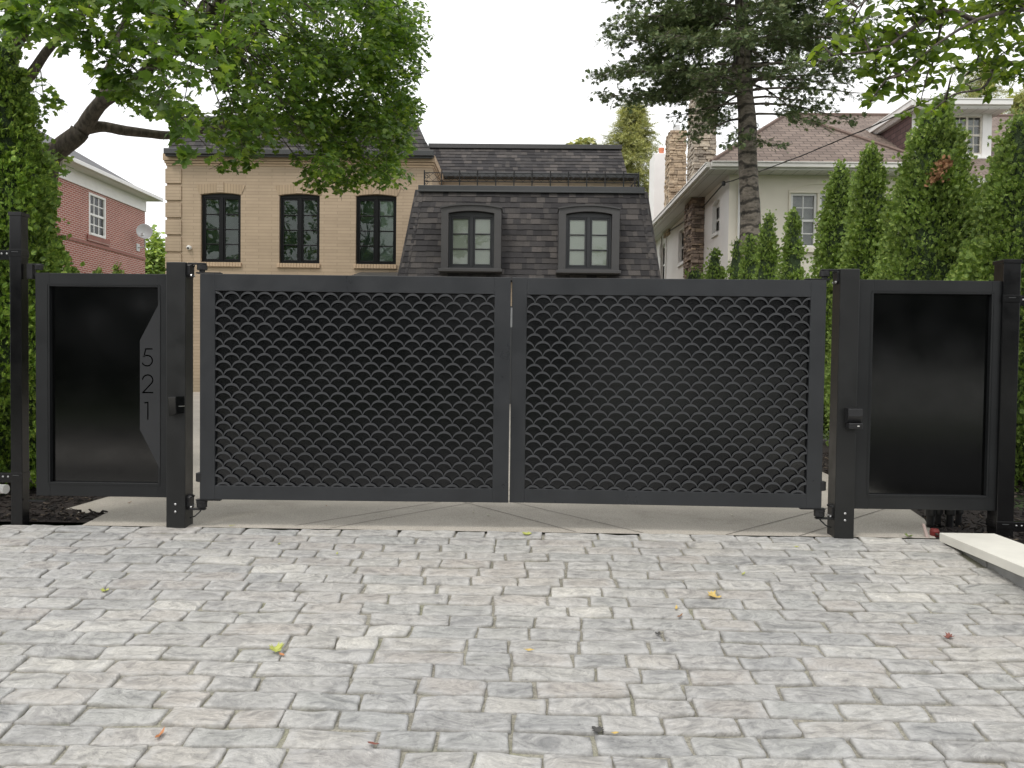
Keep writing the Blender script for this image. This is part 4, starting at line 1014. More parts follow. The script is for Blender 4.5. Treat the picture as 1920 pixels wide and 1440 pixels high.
# roofs
zr0 = zgt+.015; ra = (Z(1560, 216, 21.8)-zr0)/(21.8-(YM-.6))
ry0, ry1 = YM-.6, 27.6; rym = (ry0+ry1)/2; zrg = zr0+(rym-ry0)*ra
xrg0 = X(1478, 216, rym)
V_ = [(ex0, ry0, zr0), (sxe+.6, ry0, zr0), (sxe+.6, ry1, zr0), (ex0, ry1, zr0), (xrg0, rym, zrg), (sxe-4, rym, zrg)]
mb = MB().add(V_, [(0, 1, 5, 4), (1, 2, 5), (2, 3, 4, 5), (3, 0, 4)])
wx0, wx1 = ex0, e1; wh = (wx1-wx0)/2; pk = ((wx0+wx1)/2, ey0+wh, Z(1457, 214, ey0+wh))
mb.add([(wx0, ey0, zr0+.003), (wx1, ey0, zr0+.003), pk, (wx1, ey0+2*wh, zr0+.003), (wx0, ey0+2*wh, zr0+.003), (pk[0], pk[1]+2.2, pk[2])], [(0, 1, 2), (1, 3, 5, 2), (4, 0, 2, 5)])
srf = mb.build('roof', BROWNSH, st)
mb = MB(); mb.tube([Vector((wx1, ey0, zr0+.02)), Vector(pk)+Vector((0, 0, .02))], .05, 6); mb.tube([Vector((wx0, ey0, zr0+.02)), Vector(pk)+Vector((0, 0, .02))], .05, 6); mb.tube([Vector(V_[4])+Vector((0, 0, .02)), Vector(V_[5])+Vector((0, 0, .02))], .06, 6)
mb.build('ridge_cap', plain('ridge_brown', (.17, .12, .10), .9, var=.2, vs=20), srf)
# dormer
YD = 17.75; dx0, dx1 = X(1709, 260, YD), X(1859, 260, YD); dzb, dzt = Z(1785, 298, YD), Z(1785, 207, YD)
dw = (X(1786, 250, YD), X(1841, 250, YD), Z(1813, 289, YD), Z(1813, 217, YD)); dw2 = (X(1722, 250, YD), X(1777, 250, YD), dw[2], dw[3])
mb = MB(); mb.plate([[(dx0, dzb), (dx1, dzb), (dx1, dzt), (dx0, dzt)]]+[[(q[0], q[2]), (q[1], q[2]), (q[1], q[3]), (q[0], q[3])] for q in (dw2, dw)], lambda u, v, w_: (u, YD+w_, v), .15, back=False)
dm = mb.build('dormer', WHITE, st)
yb2 = YD+(dzt-dzb)/ra+.2
mb = MB(); mb.add([(dx0+.01, YD+.02, dzb-.1), (dx0+.01, yb2, dzt-.1), (dx0+.01, yb2, dzt), (dx0+.01, YD+.02, dzt)], [(0, 1, 2, 3)]); mb.build('cheek', PURPSH, dm); mb = MB(); mb.add([(dx1-.01, YD+.02, dzb-.1), (dx1-.01, yb2, dzt-.1), (dx1-.01, yb2, dzt), (dx1-.01, YD+.02, dzt)], [(0, 1, 2, 3)]); mb.build('cheek', PURPSH, dm)
fx0, fx1 = X(1722, 195, YD-.45), X(1893, 195, YD-.45); fz0, fz1 = Z(1800, 204, YD-.45), Z(1800, 188, YD-.45)
mb = MB().box(dx0-.12, fx1, YD-.45, yb2, fz0, fz0+.02); mb.build('soffit', SOFF, dm)
mb = MB().box(dx0-.14, fx1+.02, YD-.47, yb2+.3, fz0+.021, fz1); gut(mb, (dx0-.14, YD-.47), (fx1+.02, YD-.47), fz0+.06, fz1, (0, -1)); gut(mb, (dx0-.14, YD-.47), (dx0-.14, yb2), fz0+.06, fz1, (-1, 0)); mb.build('dormer_roof', WHITE, dm, bevel=.006)
MB().box(dx0-.06, dx1+.06, YD-.09, YD-.001, dzb-.06, dzb+.05).build('sill', WHITE, dm, bevel=.005)
for q in (dw2, dw):
    mb = MB(); t = .04; y = YD+.03; mb.box(q[0], q[0]+t, y-.02, y+.06, q[2], q[3]); mb.box(q[1]-t, q[1], y-.02, y+.06, q[2], q[3]); mb.box(q[0]+t, q[1]-t, y-.019, y+.059, q[3]-t, q[3]); mb.box(q[0]+t, q[1]-t, y-.019, y+.059, q[2], q[2]+t)
    xm = (q[0]+q[1])/2; zm = (q[2]+q[3])/2; mb.box(xm-.035, xm+.035, y-.01, y+.05, q[2]+t, q[3]-t); mb.box(q[0]+t, xm-.036, y, y+.05, zm-.03, zm+.03); mb.box(xm+.036, q[1]-t, y, y+.05, zm-.03, zm+.03)
    for (a, b) in ((q[0]+t, xm-.036), (xm+.036, q[1]-t)):
        mb.box((a+b)/2-.01, (a+b)/2+.01, y+.015, y+.04, q[2]+t, q[3]-t)
        for (c, e) in ((q[2]+t, zm-.03), (zm+.03, q[3]-t)): mb.box(a, b, y+.016, y+.039, (c+e)/2-.01, (c+e)/2+.01)
    mb.build('window', plain('window_cream', (.66, .62, .54), .5), dm); 
    MB().box(q[0]+t, q[1]-t, y+.02, y+.024, q[2]+t, q[3]-t).build('pane', GLASSL, dm); MB().box(q[0], q[1], y+.2, y+.21, q[2], q[3]).build('curtain', BLINDW, dm)
# trim on the dormer front
mb = MB(); mb.box(dw[0]-.13, dw[0]-.003, YD-.03, YD-.001, dzb+.06, dzt-.02); mb.build('trim', WHITE, dm, bevel=.004); mb = MB(); mb.box(dw[1]+.003, dw[1]+.1, YD-.03, YD-.001, dzb+.06, dzt-.02); mb.build('trim', WHITE, dm, bevel=.004)
# stone shafts
def stone_shaft(name, mat, parent, x0, x1, y0, y1, z0, z1, seed, taper=0., hmin=.05, hmax=.115):
    rs = random.Random(seed); mb = MB(); cx, cy = (x0+x1)/2, (y0+y1)/2
    mb.box(x0+.05, x1-.05, y0+.05, y1-.05, z0, z1-.01)
    z = z0
    while z < z1-.03:
        h = min(rs.uniform(hmin, hmax), z1-z); k = 1-taper*((z-z0)/(z1-z0))
        for (a, b, face) in ((x0, x1, 0), (x0, x1, 2), (y0, y1, 1), (y0, y1, 3)):
            p = a-rs.uniform(0, .25)
            while p < b:
                q = p+rs.uniform(.12, .38); u0, u1 = max(a, p)+.006, min(b, q)-.006
                if u1-u0 > .03:
                    o = rs.uniform(-.02, .045); g0, g1 = z+.006, z+h-.006
                    wv = [rs.uniform(-.008, .008) for _ in range(4)]
                    if face in (0, 2):
                        ya, yb = (y0-o, y0+.06) if face == 0 else (y1-.06, y1+o); u0 -= .02*(u0 < a+.01); u1 += .02*(u1 > b-.01)
                        mb.hexa([(cx+(u0-cx)*k, cy+(ya-cy)*k, g0+wv[0]), (cx+(u1-cx)*k, cy+(ya-cy)*k, g0+wv[1]), (cx+(u1-cx)*k, cy+(yb-cy)*k, g0), (cx+(u0-cx)*k, cy+(yb-cy)*k, g0)], [(cx+(u0-cx)*k, cy+(ya-cy)*k, g1+wv[2]), (cx+(u1-cx)*k, cy+(ya-cy)*k, g1+wv[3]), (cx+(u1-cx)*k, cy+(yb-cy)*k, g1), (cx+(u0-cx)*k, cy+(yb-cy)*k, g1)])
                    else:
                        xa, xb = (x1-.06, x1+o) if face == 1 else (x0-o, x0+.06)
                        mb.hexa([(cx+(xa-cx)*k, cy+(u0-cy)*k, g0), (cx+(xb-cx)*k, cy+(u0-cy)*k, g0), (cx+(xb-cx)*k, cy+(u1-cy)*k, g0), (cx+(xa-cx)*k, cy+(u1-cy)*k, g0)], [(cx+(xa-cx)*k, cy+(u0-cy)*k, g1), (cx+(xb-cx)*k, cy+(u0-cy)*k, g1), (cx+(xb-cx)*k, cy+(u1-cy)*k, g1), (cx+(xa-cx)*k, cy+(u1-cy)*k, g1)])
                p = q
        z += h
    return mb.build(name, mat, parent, bevel=.008)
yp = yside(1320); pier_x = X(1298, 450, yp)
stone_shaft('stone_pier', STONEB, st, pier_x, sx0+.05, yp, yp+1.15, base, zso-.003, 21)
yc1 = 18.2; c1 = stone_shaft('chimney', STONEG, st, X(1303, 250, yc1), X(1343, 250, yc1), yc1, yc1+1.0, zso+.1, Z(1320, 128, yc1), 22, .06)
yc2 = 23.0; c2 = stone_shaft('chimney', STONET, st, X(1256, 300, yc2), X(1287, 300, yc2), yc2, yc2+.95, zso-.2, Z(1270, 243, yc2), 23, .07)
MB().box(X(1266, 240, yc2), X(1277, 240, yc2), yc2+.2, yc2+.45, Z(1270, 243, yc2)-.05, Z(1270, 230, yc2)).build('chimney_pot', DISHM, c2, bevel=.01)
yc3 = 26.0; mb = MB().box(X(1226, 350, yc3), X(1254, 350, yc3), yc3, yc3+1.2, zso-.6, Z(1240, 287, yc3)); c3 = mb.build('chimney', STUCW, st, bevel=.02)
pcx = X(1243.5, 280, yc3); MB().lathe((pcx, yc3+.4, Z(1240, 287, yc3)), [(.1, 0), (.1, .2), (.115, .21), (.115, .3), (.09, .3)], 14).build('chimney_pot', TERRA, c3)
# downpipe, conduit, meter
mb = MB(); dxp = X(1384, 430, YW); mb.tube([(dxp, YW-.06, base), (dxp, YW-.06, zso-.25), (dxp, ey0-.02, zso-.02)], .035, 8); mb.build('downpipe', WHITE, st)
zt_ = atx(1247, 440, sx0).z
mb = MB(); mb.tube([(sx0-.05, yside(1243), base), (sx0-.05, yside(1243), zt_)], .03, 8); mb.tube([(sx0-.05, yside(1252), base), (sx0-.05, yside(1252), zt_-.1)], .02, 6)
mb.tube([(sx0-.1, yside(1245)+.3*math.sin(a), atx(1245, 470, sx0).z+.3*math.cos(a)) for a in np.linspace(0, 6.2, 20)], .012, 5); mb.build('conduit', plain('conduit_grey', (.5, .47, .44), .6), st)

# service cable strung from beyond the right edge to the corner of the house
e0 = at(1358, 343, YW-.2); pts = [Vector((sx0-.05, yside(1250), atx(1250, 438, sx0).z)), Vector((sx0-.04, yside(1310), atx(1310, 400, sx0).z)), e0+Vector((.0, .1, 0))]
cb = empty('service_cable', e0, 'twisted black service cable sagging across the brown roof to the corner of the stucco house', 'cable')
MB().tube(pts, .018, 6).build('wall_run', WIRE, cb)
path = [(1358, 343, 14.8), (1385, 335, 14.3), (1425, 321, 13.4), (1500, 293, 11.9), (1570, 264, 10.6), (1640, 235, 9.6), (1710, 203, 8.8), (1780, 171, 8.2), (1850, 141, 7.7), (1930, 108, 7.3), (2060, 45, 6.7)]
P_ = [at(*q) for q in path]; fine = []
for i in range(len(P_)-1):
    for k in range(6):
        t = k/6; a = P_[max(i-1, 0)]; b, c = P_[i], P_[i+1]; d = P_[min(i+2, len(P_)-1)]
        fine.append(.5*((2*b)+(c-a)*t+(2*a-5*b+4*c-d)*t*t+(3*b-a-3*c+d)*t**3))
m = MB(); m.tube(fine, .011, 6)
m.tube([p+Vector((.012*math.cos(i*1.3), 0, .012*math.sin(i*1.3))) for i, p in enumerate(fine)], .006, 5); m.build('strand', WIRE, cb)
MB().lathe((e0.x, e0.y+.06, e0.z), [(.03, -.06), (.05, -.03), (.05, .03), (.03, .06)], 10).build('insulator', PLASB, cb)

# ================================================================== TREES
def fan(rim, z=0.):              # star-shaped leaf, fan of triangles about its centre
    n = len(rim); v = [(0, .45, -.03)]+[(x, y, z_) for (x, y, z_) in rim]
    return np.array(v), np.array([(0, 1+i, 1+(i+1) % n) for i in range(n)])
# maple leaf, unit length, base at the origin, tip along +y
half = [(0, 0), (.10, .02), (.30, -.10), (.27, .10), (.52, .16), (.40, .30), (.58, .52), (.36, .50), (.30, .56), (.17, .62), (.20, .82), (0, 1.0)]
rim = [(x, y, -.22*abs(x)-.10*max(0, y-.5)) for x, y in half]+[(-x, y, -.22*abs(x)-.10*max(0, y-.5)) for x, y in half[-2:0:-1]]
MAPLE_V, MAPLE_F = fan(rim)
ovh = [(0, 0), (.16, .15), (.26, .38), (.24, .6), (.12, .84), (0, 1.)]
OVAL_V, OVAL_F = fan([(x, y, .18*abs(x)-.1*y*y) for x, y in ovh]+[(-x, y, .18*abs(x)-.1*y*y) for x, y in ovh[-2:0:-1]])
def frond_template(seed):        # flat spray with a ragged edge
    rs = random.Random(seed); V = []; Fc = []
    def blade(bx, by, ang, L, w, z0, z1):
        dx, dy = math.sin(ang), math.cos(ang); n = len(V)
        V.extend([(bx, by, z0), (bx+dx*L*.55+dy*w, by+dy*L*.55-dx*w, (z0+z1)/2), (bx+dx*L, by+dy*L, z1), (bx+dx*L*.55-dy*w, by+dy*L*.55+dx*w, (z0+z1)/2+.02)])
        Fc.extend([(n, n+1, n+2), (n, n+2, n+3)])
    blade(0, 0, rs.uniform(-.1, .1), 1., .13, 0, rs.uniform(-.1, .1))
    for k in range(3):
        for s in (-1, 1): blade(0, .12+.22*k, s*rs.uniform(.5, .95), .62-.13*k, .12, 0, rs.uniform(-.12, .12))
    return np.array(V), np.array(Fc)
FRONDS = [frond_template(i) for i in range(3)]

CORE = plain('dark_crown_core', (.030, .052, .017), .95, var=.5, vs=25, bmp=.8, bs=40, bd=.05)
# ---- cedars (pyramidal, dense sprays)
def cedar_profile(h, fat):       # h 0..1 -> relative radius
    base = min(1, .72+h*1.5) if h < .2 else 1
    return base*max(0.02, (1-h)**(.50 if fat else .62))*(1.0-.12*max(0, h-.5))
def cedar_mesh(name, Hh, R, n, seed, fat, size, mat, lumps=.22, hole=None):
    rg = np.random.default_rng(seed); k = int(n)
    ncl = max(60, n//20)
    ch = 1-rg.power(1.35, ncl); ca = rg.uniform(0, 2*PI, ncl)
    amp = np.array([noise.noise((math.cos(a)*1.6+seed, math.sin(a)*1.6, h*Hh*1.5)) for a, h in zip(ca, ch)])
    cr = np.array([cedar_profile(h, fat) for h in ch])*R*(1+lumps*amp*1.4)*rg.uniform(.84, 1.04, ncl)-.03
    per = n//ncl; N = ncl*per
    idx = np.repeat(np.arange(ncl), per)
    spread = (.028+.03*R)
    d = rg.normal(size=(N, 3))*np.array([spread, spread, spread*1.25])
    out = np.stack([np.cos(ca), np.sin(ca), np.zeros(ncl)], 1)
    C = np.stack([np.cos(ca)*cr, np.sin(ca)*cr, ch*Hh*.985+.02*Hh], 1)
    pos = C[idx]+d
    y = out[idx]*.75+np.stack([np.zeros(N), np.zeros(N), rg.uniform(.15, 1.25, N)], 1)+rg.normal(0, .42, (N, 3))
    zh = np.cross(out[idx], np.array([0, 0, 1.]))+rg.normal(0, .6, (N, 3))
    Rm = frame_yz(y, zh); sc = size*rg.uniform(.6, 1.35, N)
    Vs, Fs, c = [], [], 0
    pick = rg.integers(0, 3, N)
    for t in range(3):
        m = pick == t; v, f = scatter(FRONDS[t][0], FRONDS[t][1], pos[m], Rm[m], sc[m]); Vs.append(v); Fs.append(f+c); c += len(v)
    # solid inner mass, the crown's inner shade put into its dark colour
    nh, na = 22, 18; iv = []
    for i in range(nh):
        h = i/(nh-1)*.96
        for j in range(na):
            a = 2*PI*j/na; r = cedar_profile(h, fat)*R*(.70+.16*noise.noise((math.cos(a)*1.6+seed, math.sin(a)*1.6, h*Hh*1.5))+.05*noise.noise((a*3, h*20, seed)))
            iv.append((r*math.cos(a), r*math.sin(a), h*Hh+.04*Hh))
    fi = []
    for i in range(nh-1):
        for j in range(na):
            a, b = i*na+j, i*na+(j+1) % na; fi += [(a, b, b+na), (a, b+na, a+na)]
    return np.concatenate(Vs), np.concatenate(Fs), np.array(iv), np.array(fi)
def cedar(px, pytop, Y, wpx, label, n, seed, fat=0, size=.10, mat=None, rx=None):
    top = at(px, pytop, Y); g = gz(Y)-.01; Hh = top.z-g; R = (wpx/2)/F*(Y-CAM.y)
    t = empty('cedar_tree', (top.x, Y, g), label, 'cedar', 'pyramidal cedars planted in rows beside the drive'); t['_local'] = 1
    v, f, v2, f2 = cedar_mesh('crown', Hh, R, n, seed, fat, size, mat)
    np_mesh('crown', v, f, mat or L_CEDAR, t); np_mesh('crown_core', v2, f2, CORE, t)
    mb = MB().tube([(0, 0, -.05), (.01, 0, Hh*.3), (0, .01, Hh*.8)], [.06*R/.6+.015, .04*R/.6+.01, .01], 8); mb.build('trunk', BARK_C, t)
    return t
big = cedar(2, 95, 1.25, 275, 'broad bright green cedar behind the slim fence post at the left edge of the photo', 30000, 1, 1, .052, L_CEDARB)
cedar(-215, 60, 1.5, 300, 'broad cedar mostly cut off by the left edge of the photo', 5000, 2, 1, .10, L_CEDARB) if False else None
cedar(1755, 204, 3.0, 250, 'tallest cedar in the row, with a brown dead patch, in front of the white dormer', 32000, 3, 1, .050)
cedar(1922, 230, 2.2, 285, 'broad tall cedar cut by the right edge of the photo behind the slim post', 28000, 4, 1, .050)
cedar(1632, 288, 4.2, 136, 'medium tall cedar with a narrow waist right of the paired sash windows', 22000, 5, 1, .050)
cedar(1576, 316, 5.2, 128, 'medium cedar with a pointed top half hiding the paired sash windows', 20000, 6, 1, .050)
cedar(1487, 398, 7.2, 88, 'slender cedar in front of the left sash of the paired windows', 8500, 7, 0, .058)
cedar(1441, 403, 8.4, 88, 'slender cedar just right of the fir trunk', 8500, 8, 0, .058)
cedar(1407, 438, 9.3, 82, 'short cedar hiding the foot of the fir trunk', 6500, 9, 0, .058)
cedar(1381, 452, 10.2, 74, 'short narrow cedar just left of the fir trunk', 5500, 10, 0, .058)
cedar(1340, 472, 11.0, 92, 'smallest pointed cedar in front of the corner of the stucco house', 6500, 11, 0, .058)
cedar(1303, 508, 12.2, 110, 'low rounded cedar top just showing over the gate at the foot of the stone pier', 3000, 12, 1, .06)
# dead brown patch on the tallest cedar
dead = empty('dead_spray', at(1772, 318, 2.55), 'brown dead spray caught high in the tallest cedar', 'dead foliage')
N = 150; base = np.array(at(1762, 318, 2.60)); P = base+RNG.normal(size=(N, 3))*np.array([.032, .05, .07]); P[:, 0] += (P[:, 2]-base[2])*.5
v, f = scatter(FRONDS[0][0], FRONDS[0][1], P, rot_from(unit(N), RNG.uniform(0, 6.28, N)), RNG.uniform(.03, .06, N)); np_mesh('spray', v, f, L_BROWN, dead)
# small hedge tips behind the left panel
for (px, py, wd, sd, lb) in ((183, 505, 42, 31, 'low dark cedar tip showing over the left panel under the red brick wall'), (221, 507, 40, 32, 'low dark cedar tip over the left panel nearest the tan house')):
    cedar(px, py, 8.5, wd, lb, 1600, sd, 1, .10)

# ---- limbs
def limb(mb, pts, rad, n=8, wob=.02, seed=0):
    P = [Vector(p) for p in pts]; out, rr = [], []
    for i in range(len(P)-1):
        a = P[max(i-1, 0)]; b, c = P[i], P[i+1]; d = P[min(i+2, len(P)-1)]
        for k in range(4):
            t = k/4; q = .5*((2*b)+(c-a)*t+(2*a-5*b+4*c-d)*t*t+(3*b-a-3*c+d)*t**3)
            r = rad[i]+(rad[i+1]-rad[i])*t
            out.append(q+Vector((noise.noise(q*3+Vector((seed, 0, 0))), noise.noise(q*3+Vector((0, seed, 9))), noise.noise(q*3+Vector((5, 0, seed)))))*wob); rr.append(r*(1+.12*noise.noise(q*5)))
    out.append(P[-1]); rr.append(rad[-1]); mb.tube(out, rr, n); return out

# ---- maple, left
MT = at(70, 420, 4.6); mg = gz(4.6)-.05
maple = empty('maple_tree', (MT.x, 4.6, mg), 'large spreading maple with a dark curved trunk rising behind the broad cedar on the left', 'maple tree')
lm = MB(); J = at(150, 246, 4.6)
allp = []
allp += limb(lm, [(MT.x-.15, 4.6, mg), (MT.x-.1, 4.6, 1.2), at(88, 330, 4.6), at(112, 280, 4.6), J], [.2, .165, .14, .125, .115], 12, .03, 1)
allp += limb(lm, [J, at(185, 238, 4.7), at(240, 247, 4.9), at(300, 253, 5.2), at(350, 248, 5.5), at(430, 236, 6.0), at(490, 218, 6.4), at(540, 196, 6.8), at(610, 160, 7.3)], [.07, .066, .06, .055, .052, .048, .04, .03, .013], 10, .03, 2)
allp += limb(lm, [at(430, 236, 6.0), at(480, 240, 6.3), at(520, 234, 6.6), at(600, 262, 7.2), at(660, 290, 7.6)], [.03, .034, .028, .018, .008], 7, .03, 3)
allp += limb(lm, [J, at(190, 195, 4.5), at(235, 165, 4.3), at(300, 110, 4.0), at(380, 40, 3.6), at(450, -60, 3.2)], [.10, .085, .075, .06, .045, .03], 10, .04, 4)
allp += limb(lm, [at(165, 225, 4.6), at(190, 180, 5.0), at(205, 130, 5.4), at(230, 40, 5.8), at(260, -80, 6)], [.07, .06, .05, .04, .02], 8, .04, 5)
allp += limb(lm, [(MT.x-.25, 4.5, 1.4), at(20, 300, 4.3), at(14, 150, 4.0), at(22, 60, 3.8), at(40, -80, 3.6)], [.17, .14, .11, .10, .07], 10, .03, 6)
allp += limb(lm, [at(14, 170, 4.1), at(55, 140, 4.0), at(85, 100, 3.9), at(130, 50, 3.8), at(190, -30, 3.6)], [.07, .06, .05, .04, .02], 8, .03, 7)
allp += limb(lm, [at(20, 120, 3.9), at(60, 30, 3.6), at(90, -60, 3.4)], [.05, .04, .03], 7, .03, 8)
# clumps: visible ones follow the outline of the crown, others carry it on above and to the left of the frame
vis = [(0, -60), (760, -60), (775, 20), (786, 120), (768, 180), (772, 262), (748, 330), (700, 345), (672, 330), (640, 352), (600, 340), (575, 285), (545, 238), (500, 224), (468, 310), (430, 318), (398, 305), (372, 262), (340, 268), (318, 205), (255, 200), (205, 165), (140, 165), (118, 245), (75, 230), (60, 165), (0, 150)]
gaps = [(95, 125, 22), (150, 222, 42), (215, 25, 16), (250, 262, 60), (395, 205, 40), (14, 110, 40), (330, 330, 40), (540, 300, 40), (290, 225, 26), (500, 20, 10)]
rs = random.Random(5); inside = in_poly(vis); CL = []
def mdepth(px, py): return max(8.6 if px < 270 and py > 60 else 6.0, 7.0+max(0, px)/780*4.7+rs.uniform(-1.3, 1.3)-(.9 if py < 90 and px < 560 else 0))
tries = 0
while len(CL) < 250 and tries < 6000:
    tries += 1; px, py = rs.uniform(-20, 790), rs.uniform(-60, 350)
    if not inside(px, py) or any(math.hypot(px-a, py-b) < c for a, b, c in gaps): continue
    if (px < 250 and py > 80) and rs.random() < .45: continue
    CL.append((px, py, mdepth(px, py), rs.uniform(20, 44)))
CL += [(336, 215, 6.6, 26), (338, 255, 6.6, 22), (352, 232, 6.8, 20), (350, 292, 6.6, 9), (318, 195, 6.5, 25), (430, 285, 10.3, 30), (415, 306, 10.2, 20), (455, 300, 10.4, 24), (470, 270, 10.4, 22), (600, 320, 11, 26), (592, 345, 11, 14), (650, 330, 11.2, 30), (700, 325, 11.4, 26), (716, 345, 11.4, 12), (560, 300, 11, 16), (748, 280, 11.5, 26), (765, 225, 11.7, 22), (772, 130, 11.6, 22), (762, 90, 11.6, 22), (640, 362, 11.2, 10), (100, 300, 9.5, 20), (115, 318, 9.4, 16), (620, 20, 9, 40), (690, 30, 10, 40), (740, 30, 10.5, 30), (690, 100, 10, 40), (560, 120, 9, 40), (640, 200, 10.4, 40), (700, 220, 11, 38), (560, 200, 9.5, 36), (480, 170, 8, 36), (480, 60, 7, 40), (330, 40, 6.2, 40), (300, 130, 6.4, 38), (400, 130, 7, 38), (380, 70, 6.4, 38)]
for _ in range(22):
    px, py = rs.uniform(520, 785), rs.uniform(-40, 340)
    if inside(px, py) and not any(math.hypot(px-a, py-b) < c*.8 for a, b, c in gaps): CL.append((px, py, mdepth(px, py), rs.uniform(20, 34)))
for _ in range(110):            # outside the frame: above, and left
    CL.append((rs.uniform(-500, 720), rs.uniform(-520, -60), rs.uniform(6, 12), rs.uniform(34, 60)))
CL += [(rs.uniform(-480, -110), rs.uniform(-60, 250), rs.uniform(8.8, 12), rs.uniform(34, 60)) for _ in range(30)]
P, S, Nn = [], [], []
tw = lm
AP = np.array([tuple(p) for p in allp])
for (px, py, d, rp) in CL:
    c = at(px, py, CAM.y+d); r = rp*d/F*1.15
    fz = 1.0 if px < 380 else max(.68, 1-(px-380)/500)
    k = int(min(210, max(12, 45*(r/.24)**2/fz**2)))
    q = RNG.normal(size=(k, 3)); q /= np.linalg.norm(q, axis=1, keepdims=True); q *= RNG.uniform(.35, 1., (k, 1))**.6
    q = q*np.array([r*1.15, r*1.15, r*.85]); P.append(np.array(c)+q)
    Nn.append(np.stack([RNG.normal(0, .55, k), RNG.normal(-.35, .55, k), np.ones(k)*.8], 1)+q/r*.45)
    S.append(RNG.uniform(.07, .128, k)*fz)
    i = np.argmin(np.linalg.norm(AP-np.array(c), axis=1)); a = Vector(AP[i])
    if .25 < (a-c).length < 2.2: tw.tube([a, a.lerp(c, .5)+Vector((0, 0, .18)), c], [.011, .007, .003], 5)
    for _ in range(3): tw.tube([c, c+Vector(RNG.normal(size=3))*r*.6], [.004, .002], 4)
tr_ = lm.build('trunk', BARK_M, maple, smooth=True)
P, S, Nn = np.concatenate(P), np.concatenate(S), np.concatenate(Nn)
v, f = scatter(MAPLE_V, MAPLE_F, P, rot_from(Nn, RNG.uniform(0, 6.28, len(P))), S); np_mesh('crown', v, f, L_MAPLE, maple)

# ---- fir behind the cedars
YF = 10.6
fb = at(1407, 470, YF); fg = gz(YF)-.05
fir = empty('fir_tree', (fb.x, YF, fg), 'tall dark fir with a bare scaly trunk in front of the stucco house', 'fir tree')
ft = [(fb.x+.02, YF, fg), at(1407, 460, YF), at(1403, 330, YF), at(1399, 210, YF), at(1393, 100, YF), at(1390, 0, YF), at(1386, -160, YF), at(1384, -420, YF)]
tm = MB(); trunkpts = limb(tm, ft, [.225, .205, .185, .168, .148, .125, .09, .03], 16, .02, 3)
def fir_at(z):
    for a, b in zip(trunkpts[:-1], trunkpts[1:]):
        if a.z <= z <= b.z: return a.lerp(b, (z-a.z)/max(1e-6, b.z-a.z))
    return trunkpts[-1]
# needle spray template: short blades round a twig
nb = []; nf = []
for k in range(13):
    t = k/12; ang = k*2.4; L = .30*(1-.5*t)
    dx, dz = math.cos(ang)*L, math.sin(ang)*L*.6; n = len(nb)
    nb += [(-.028, t*.9, 0), (.028, t*.9, .0), (dx, t*.9+.26, dz)]; nf.append((n, n+1, n+2))
n = len(nb); nb += [(-.012, 0, 0), (.012, 0, 0), (0, 1.05, 0)]; nf.append((n, n+1, n+2))
NEED_V, NEED_F = np.array(nb), np.array(nf)
pos, yd, zd, sc = [], [], [], []
rs = random.Random(9)
def fir_branch(z, az, L, dens, droop=.32, bare=.18, rad=.028):
    o = fir_at(z); d = Vector((math.sin(az), -math.cos(az), 0)); pts = []
    for k in range(7):
        t = k/6; pts.append(o+d*(L*t)+Vector((0, 0, L*(.10*t-droop*t*t+.10*t**4)))+Vector((noise.noise((z, az, t*2)), noise.noise((az, z, t*2+4)), 0))*.12)
    tm.tube(pts, [rad*(1-.85*k/6) for k in range(7)], 6)
    side = Vector((d.y, -d.x, 0))
    nt_ = int(L*17*dens)
    for i in range(nt_):
        t = bare+(1-bare)*((i+rs.random())/nt_); k = min(5, int(t*6)); p = pts[k].lerp(pts[k+1], t*6-k)
        s = rs.choice((-1, 1)); Lt = (.62*(1-t)*min(1, L/2)+.22)*rs.uniform(.6, 1.15)
        dr = (side*s*rs.uniform(.5, 1.1)+d*rs.uniform(.35, 1.)+Vector((0, 0, rs.uniform(-.42, .12)))).normalized()
        q = p+dr*Lt
        if Lt > .2: tm.tube([p, q], [.006, .003], 3, cap=False)
        m = max(2, int(Lt/.085))
        for j in range(m):
            u = (j+.6)/m; b = p.lerp(q, u)
            for _ in range(2):
                yv = dr*.8+side*rs.uniform(-.7, .7)+d*rs.uniform(-.3, .5)+Vector((0, 0, rs.uniform(-.3, .25)))
                pos.append(b+Vector((rs.uniform(-.03, .03), rs.uniform(-.03, .03), rs.uniform(-.03, .03)))); yd.append(yv); zd.append(Vector((rs.uniform(-.4, .4), rs.uniform(-.4, .4), 1))); sc.append(rs.uniform(.12, .2))
zF = lambda py: Z(1400, py, YF)
spec = []
for py, L, dens in ((196, 1.5, .5), (165, 2.3, .7), (135, 2.7, .85), (100, 2.85, 1.05), (66, 2.75, 1.05), (30, 2.65, 1.05), (-8, 2.5, 1.), (-50, 2.5, .9), (-95, 2.3, .8), (-145, 2.0, .7), (-200, 1.8, .6), (-260, 1.4, .5), (-320, 1., .5), (-380, .7, .4)):
    n = 6 if L > 1.5 else 4; a0 = rs.uniform(0, 6.28)
    for k in range(n):
        az = a0+2*PI*k/n+rs.uniform(-.25, .25)
        right = math.sin(az) > .2
        fir_branch(zF(py)+rs.uniform(-.15, .15), az, L*rs.uniform(.75, 1.1)*(.92 if right else 1.), dens*(.45 if right and py > 90 else .85), bare=.38 if py > 120 else .2)
